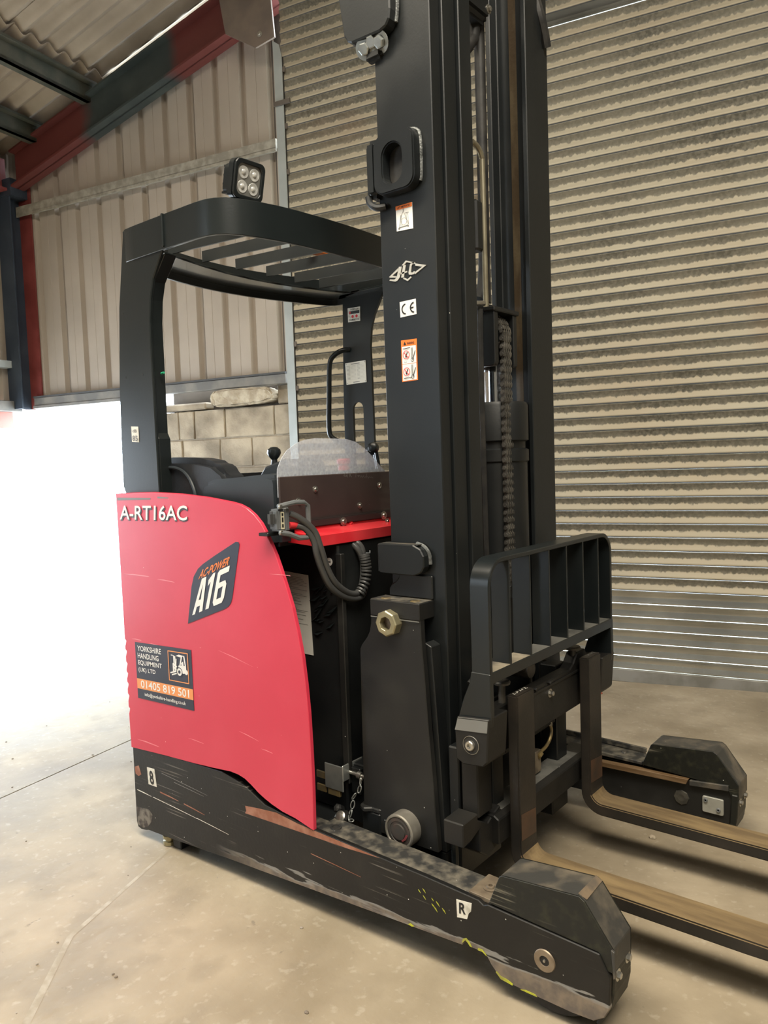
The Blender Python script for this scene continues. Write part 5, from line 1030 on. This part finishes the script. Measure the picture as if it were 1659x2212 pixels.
# hook arm below the backrest foot
ha = box('hook_arm', FORKB, T, -0.405, -0.352, 0.188, 0.262, 0.32, 0.49, 0.004)
prism('hook_block', FORKB, T, [(0.110, 0.270), (0.110, 0.335), (0.185, 0.338), (0.185, 0.318), (0.235, 0.292), (0.30, 0.318), (0.305, 0.312), (0.305, 0.215), (0.235, 0.195), (0.192, 0.225), (0.192, 0.290), (0.150, 0.275)], -0.415, -0.352, 'X', 0.003)
tube('guide_rod', BLKG, T, [(-0.40, 0.14, 0.275), (-0.40, 0.14, 0.10)], 0.010, 8)
box('lower_side_plate', BLK, T, -0.455, -0.42, 0.20, 0.42, 0.12, 0.50, 0.004)

# --- forks
def fork(y0, y1):
    x_r, x_f, zb, ztop = -0.314, -0.281, 0.136, 0.645
    out = [(x_r, ztop)]; inn = [(x_f, ztop)]
    ro, ri = 0.068, 0.038
    for i in range(9): a = R(180 + 90 * i / 8); out.append((x_r + ro + ro * math.cos(a), zb + ro + ro * math.sin(a)))
    for i in range(9): a = R(180 + 90 * i / 8); inn.append((x_f + ri + ri * math.cos(a), 0.173 + ri + ri * math.sin(a)))
    out += [(0.30, 0.136), (0.55, 0.143), (0.745, 0.153)]; inn += [(0.30, 0.172), (0.55, 0.170), (0.745, 0.163)]
    bm = bmesh.new(); k = len(out)
    L = [[bm.verts.new((x, y, z)) for x, z in q] for q in (out, inn) for y in (y0, y1)]
    O0, O1, I0, I1 = L
    for i in range(k - 1):
        bm.faces.new((O0[i], O0[i + 1], O1[i + 1], O1[i])); bm.faces.new((I0[i], I1[i], I1[i + 1], I0[i + 1]))
        bm.faces.new((O0[i], I0[i], I0[i + 1], O0[i + 1])); bm.faces.new((O1[i], O1[i + 1], I1[i + 1], I1[i]))
    bm.faces.new((O0[0], O1[0], I1[0], I0[0])); bm.faces.new((O0[-1], I0[-1], I1[-1], O1[-1]))
    o = finish('fork', bm, FORKS, T, 0.004, False, 2, 40)
    o.data.materials.append(FORKT)
    for p in o.data.polygons:
        if p.normal.z > 0.35 and p.center.x > -0.29 and p.center.z < 0.3: p.material_index = 1
    return o
f1 = fork(0.288, 0.386); f2 = fork(0.752, 0.848)
quad('bend_rust', mat('bend_rust', (0.12, 0.065, 0.038, 1), 0.55, 0.3, (0.055, 0.042, 0.033, 1), 9, 0.4, 0.7), f1, [(-0.2805, 0.294, 0.235), (-0.2805, 0.378, 0.228), (-0.2805, 0.378, 0.300), (-0.2805, 0.294, 0.310)], PX, 0.0004)
quad('bend_rust', MATS['bend_rust'], f2, [(-0.2805, 0.756, 0.235), (-0.2805, 0.844, 0.228), (-0.2805, 0.844, 0.300), (-0.2805, 0.756, 0.310)], PX, 0.0004)
sc2 = [line(0.05, 0.3, 0.12, 0.8, 0.10, 3), line(0.05, 0.3, 0.18, 0.35, 0.10, 3), line(0.24, 0.25, 0.32, 0.75, 0.10, 3), line(0.32, 0.75, 0.42, 0.6, 0.10, 3), line(0.42, 0.6, 0.30, 0.45, 0.10, 3), line(0.5, 0.3, 0.58, 0.8, 0.10, 3), line(0.58, 0.5, 0.68, 0.5, 0.1, 3), line(0.66, 0.3, 0.74, 0.8, 0.10, 3), line(0.8, 0.75, 0.95, 0.7, 0.10, 3), line(0.95, 0.7, 0.82, 0.3, 0.10, 3), line(0.82, 0.3, 0.98, 0.28, 0.10, 3)]
flat('chalk_writing', WHITED, f1, sc2, [(-0.290, 0.296, 0.645), (-0.290, 0.376, 0.645), (-0.309, 0.376, 0.645), (-0.309, 0.296, 0.645)], PZ, 0.0006)
flat('chalk_writing', GREYPR, f2, sc2, [(-0.290, 0.775, 0.645), (-0.290, 0.84, 0.645), (-0.309, 0.84, 0.645), (-0.309, 0.775, 0.645)], PZ, 0.0006)

# --- zinc stop bracket, chain and pins at the foot of the battery box
zb_ = box('stop_bracket', ZINC, T, -0.905, -0.828, 0.168, 0.173, 0.282, 0.362, 0.002)
box('bracket_side', ZINC, zb_, -0.832, -0.827, 0.168, 0.262, 0.315, 0.366, 0.002)
box('bracket_block', BLK, zb_, -0.827, -0.790, 0.205, 0.232, 0.27, 0.352, 0.003)
lathe('stop_screw', STEEL, zb_, (-0.830, 0.200, 0.338), (0.9, 0.1, -0.1), [(0, 0), (0.006, 0), (0.006, 0.032), (0.0115, 0.033), (0.0115, 0.046), (0.006, 0.047), (0.006, 0.060), (0.010, 0.061), (0.010, 0.070), (0, 0.070)], 10)
for z in (0.305, 0.262): box('bracket_tab', BRASS, zb_, -0.945, -0.905, 0.172, 0.178, z, z + 0.022, 0.001)
box('bracket_tab', BRASS, zb_, -0.895, -0.845, 0.170, 0.180, 0.262, 0.284, 0.001)
def link_mesh():
    bm = bmesh.new(); pts = []
    for i in range(17):
        a = 2 * math.pi * i / 16; pts.append((0, 0.0058 * math.cos(a), 0.0125 * math.sin(a)))
    a_tube(bm, pts, 0.0019, 6, False); me = bpy.data.meshes.new('small_link'); bmesh.ops.recalc_face_normals(bm, faces=bm.faces); bm.to_mesh(me); bm.free()
    for p in me.polygons: p.use_smooth = True
    me.materials.append(ZINC); return me
lm_ = link_mesh()
hpin = lathe('pin_eye', STEEL, T, (-0.738, 0.150, 0.352), NY, [(0, 0.004), (0.005, 0.003), (0.006, 0)], 10)
cpth = smooth_path([(-0.738, 0.148, 0.346), (-0.742, 0.146, 0.322), (-0.762, 0.142, 0.296), (-0.765, 0.138, 0.270), (-0.768, 0.130, 0.245), (-0.762, 0.118, 0.236), (-0.748, 0.112, 0.238)], 6)
for i in range(7):
    k = i / 6 * (len(cpth) - 2); a = cpth[int(k)]; b = cpth[int(k) + 1]
    o = new_obj('small_link', lm_, hpin); o.location = a.lerp(b, k - int(k)); o.rotation_mode = 'QUATERNION'
    o.rotation_quaternion = (b - a).to_track_quat('Z', 'X') @ Matrix.Rotation(R(90 * (i % 2) + 20), 4, 'Z').to_quaternion()
sh2 = lathe('shackle_bolt', STEEL, T, (-0.782, 0.100, 0.246), (0.1, -0.8, 0.6), [(0, 0.010), (0.010, 0.008), (0.0125, 0.004), (0.017, 0.002), (0.017, 0)], 14)
lathe('shackle_nut', BLKD, sh2, (-0.786, 0.112, 0.236), (0.1, -0.8, 0.3), [(0, 0.018), (0.017, 0.016), (0.022, 0.006), (0.022, -0.02), (0, -0.02)], 8, False)
lathe('shackle_nut', BLKD, sh2, (-0.806, 0.118, 0.258), (0.1, -0.7, 0.5), [(0, 0.012), (0.010, 0.010), (0.014, 0.004), (0.014, -0.02), (0, -0.02)], 6, False)
lg = prism('lifting_lug', BLKD, T, [(-0.745, 0.150), (-0.72, 0.135), (-0.70, 0.150), (-0.672, 0.150), (-0.655, 0.170), (-0.668, 0.195), (-0.70, 0.20), (-0.73, 0.192), (-0.752, 0.175)], 0.262, 0.276, 'Z', 0.003)
lathe('lug_hole', RUB, lg, (-0.705, 0.170, 0.2762), PZ, [(0, 0.0006), (0.011, 0.0006), (0.011, 0)], 16)
box('lug_post', BLK, lg, -0.74, -0.67, 0.150, 0.20, 0.18, 0.262, 0.004)

# --- small litter on the floor
for (x, y, nm, lab, s_) in ((0.07, 0.63, 'straw_tuft', 'small dark tuft of straw on the floor between the forks', 0.02),):
    bm = bmesh.new(); rr = random.Random(4)
    for i in range(9):
        a = rr.uniform(0, 6.28); L = rr.uniform(0.01, 0.03); p = Vector((x + rr.uniform(-0.012, 0.012), y + rr.uniform(-0.012, 0.012), floor_z(x) + 0.002))
        a_tube(bm, [p, p + Vector((math.cos(a) * L * 0.5, math.sin(a) * L * 0.5, 0.004)), p + Vector((math.cos(a) * L, math.sin(a) * L, 0.001))], 0.0011, 5)
    tag(finish(nm, bm, RUB, None), lab, 'straw')
def pebble(x, y, s_, m, lab, k):
    bm = bmesh.new(); bmesh.ops.create_icosphere(bm, subdivisions=1, radius=s_); rr = random.Random(k)
    for v in bm.verts: v.co = Vector((v.co.x * rr.uniform(0.7, 1.3), v.co.y * rr.uniform(0.7, 1.3), v.co.z * 0.5)); v.co += Vector((x, y, floor_z(x) + s_ * 0.35))
    tag(finish('floor_chip', bm, m, None), lab, 'stone chip')
pebble(-0.16, 0.97, 0.013, STONE, 'pale stone chip on the floor between the two fork blades', 1)
pebble(-0.96, 2.42, 0.014, mat('red_brick_chip', (0.40, 0.10, 0.06, 1), 0.8), 'small red brick chip on the floor near the roller door', 2)
rr = random.Random(9); bm = bmesh.new()
for i in range(170):
    x = rr.uniform(-3.6, 0.8); y = rr.uniform(-1.2, 2.3)
    if -1.75 < x < 0.15 and -0.02 < y < 1.16 and not (-0.2 < x and 0.12 < y < 1.0): continue
    s_ = rr.uniform(0.002, 0.0055)
    g = bmesh.ops.create_icosphere(bm, subdivisions=1, radius=s_, matrix=Matrix.Translation((x, y, floor_z(x) + s_ * 0.3)) @ Matrix.Diagonal((rr.uniform(0.7, 1.6), 1, 0.6, 1)))
tag(finish('floor_grit', bm, mat('grit', (0.16, 0.13, 0.10, 1), 0.9, 0, (0.4, 0.36, 0.3, 1), 3), None), 'loose grit scattered over the concrete floor', 'grit', kind='stuff')
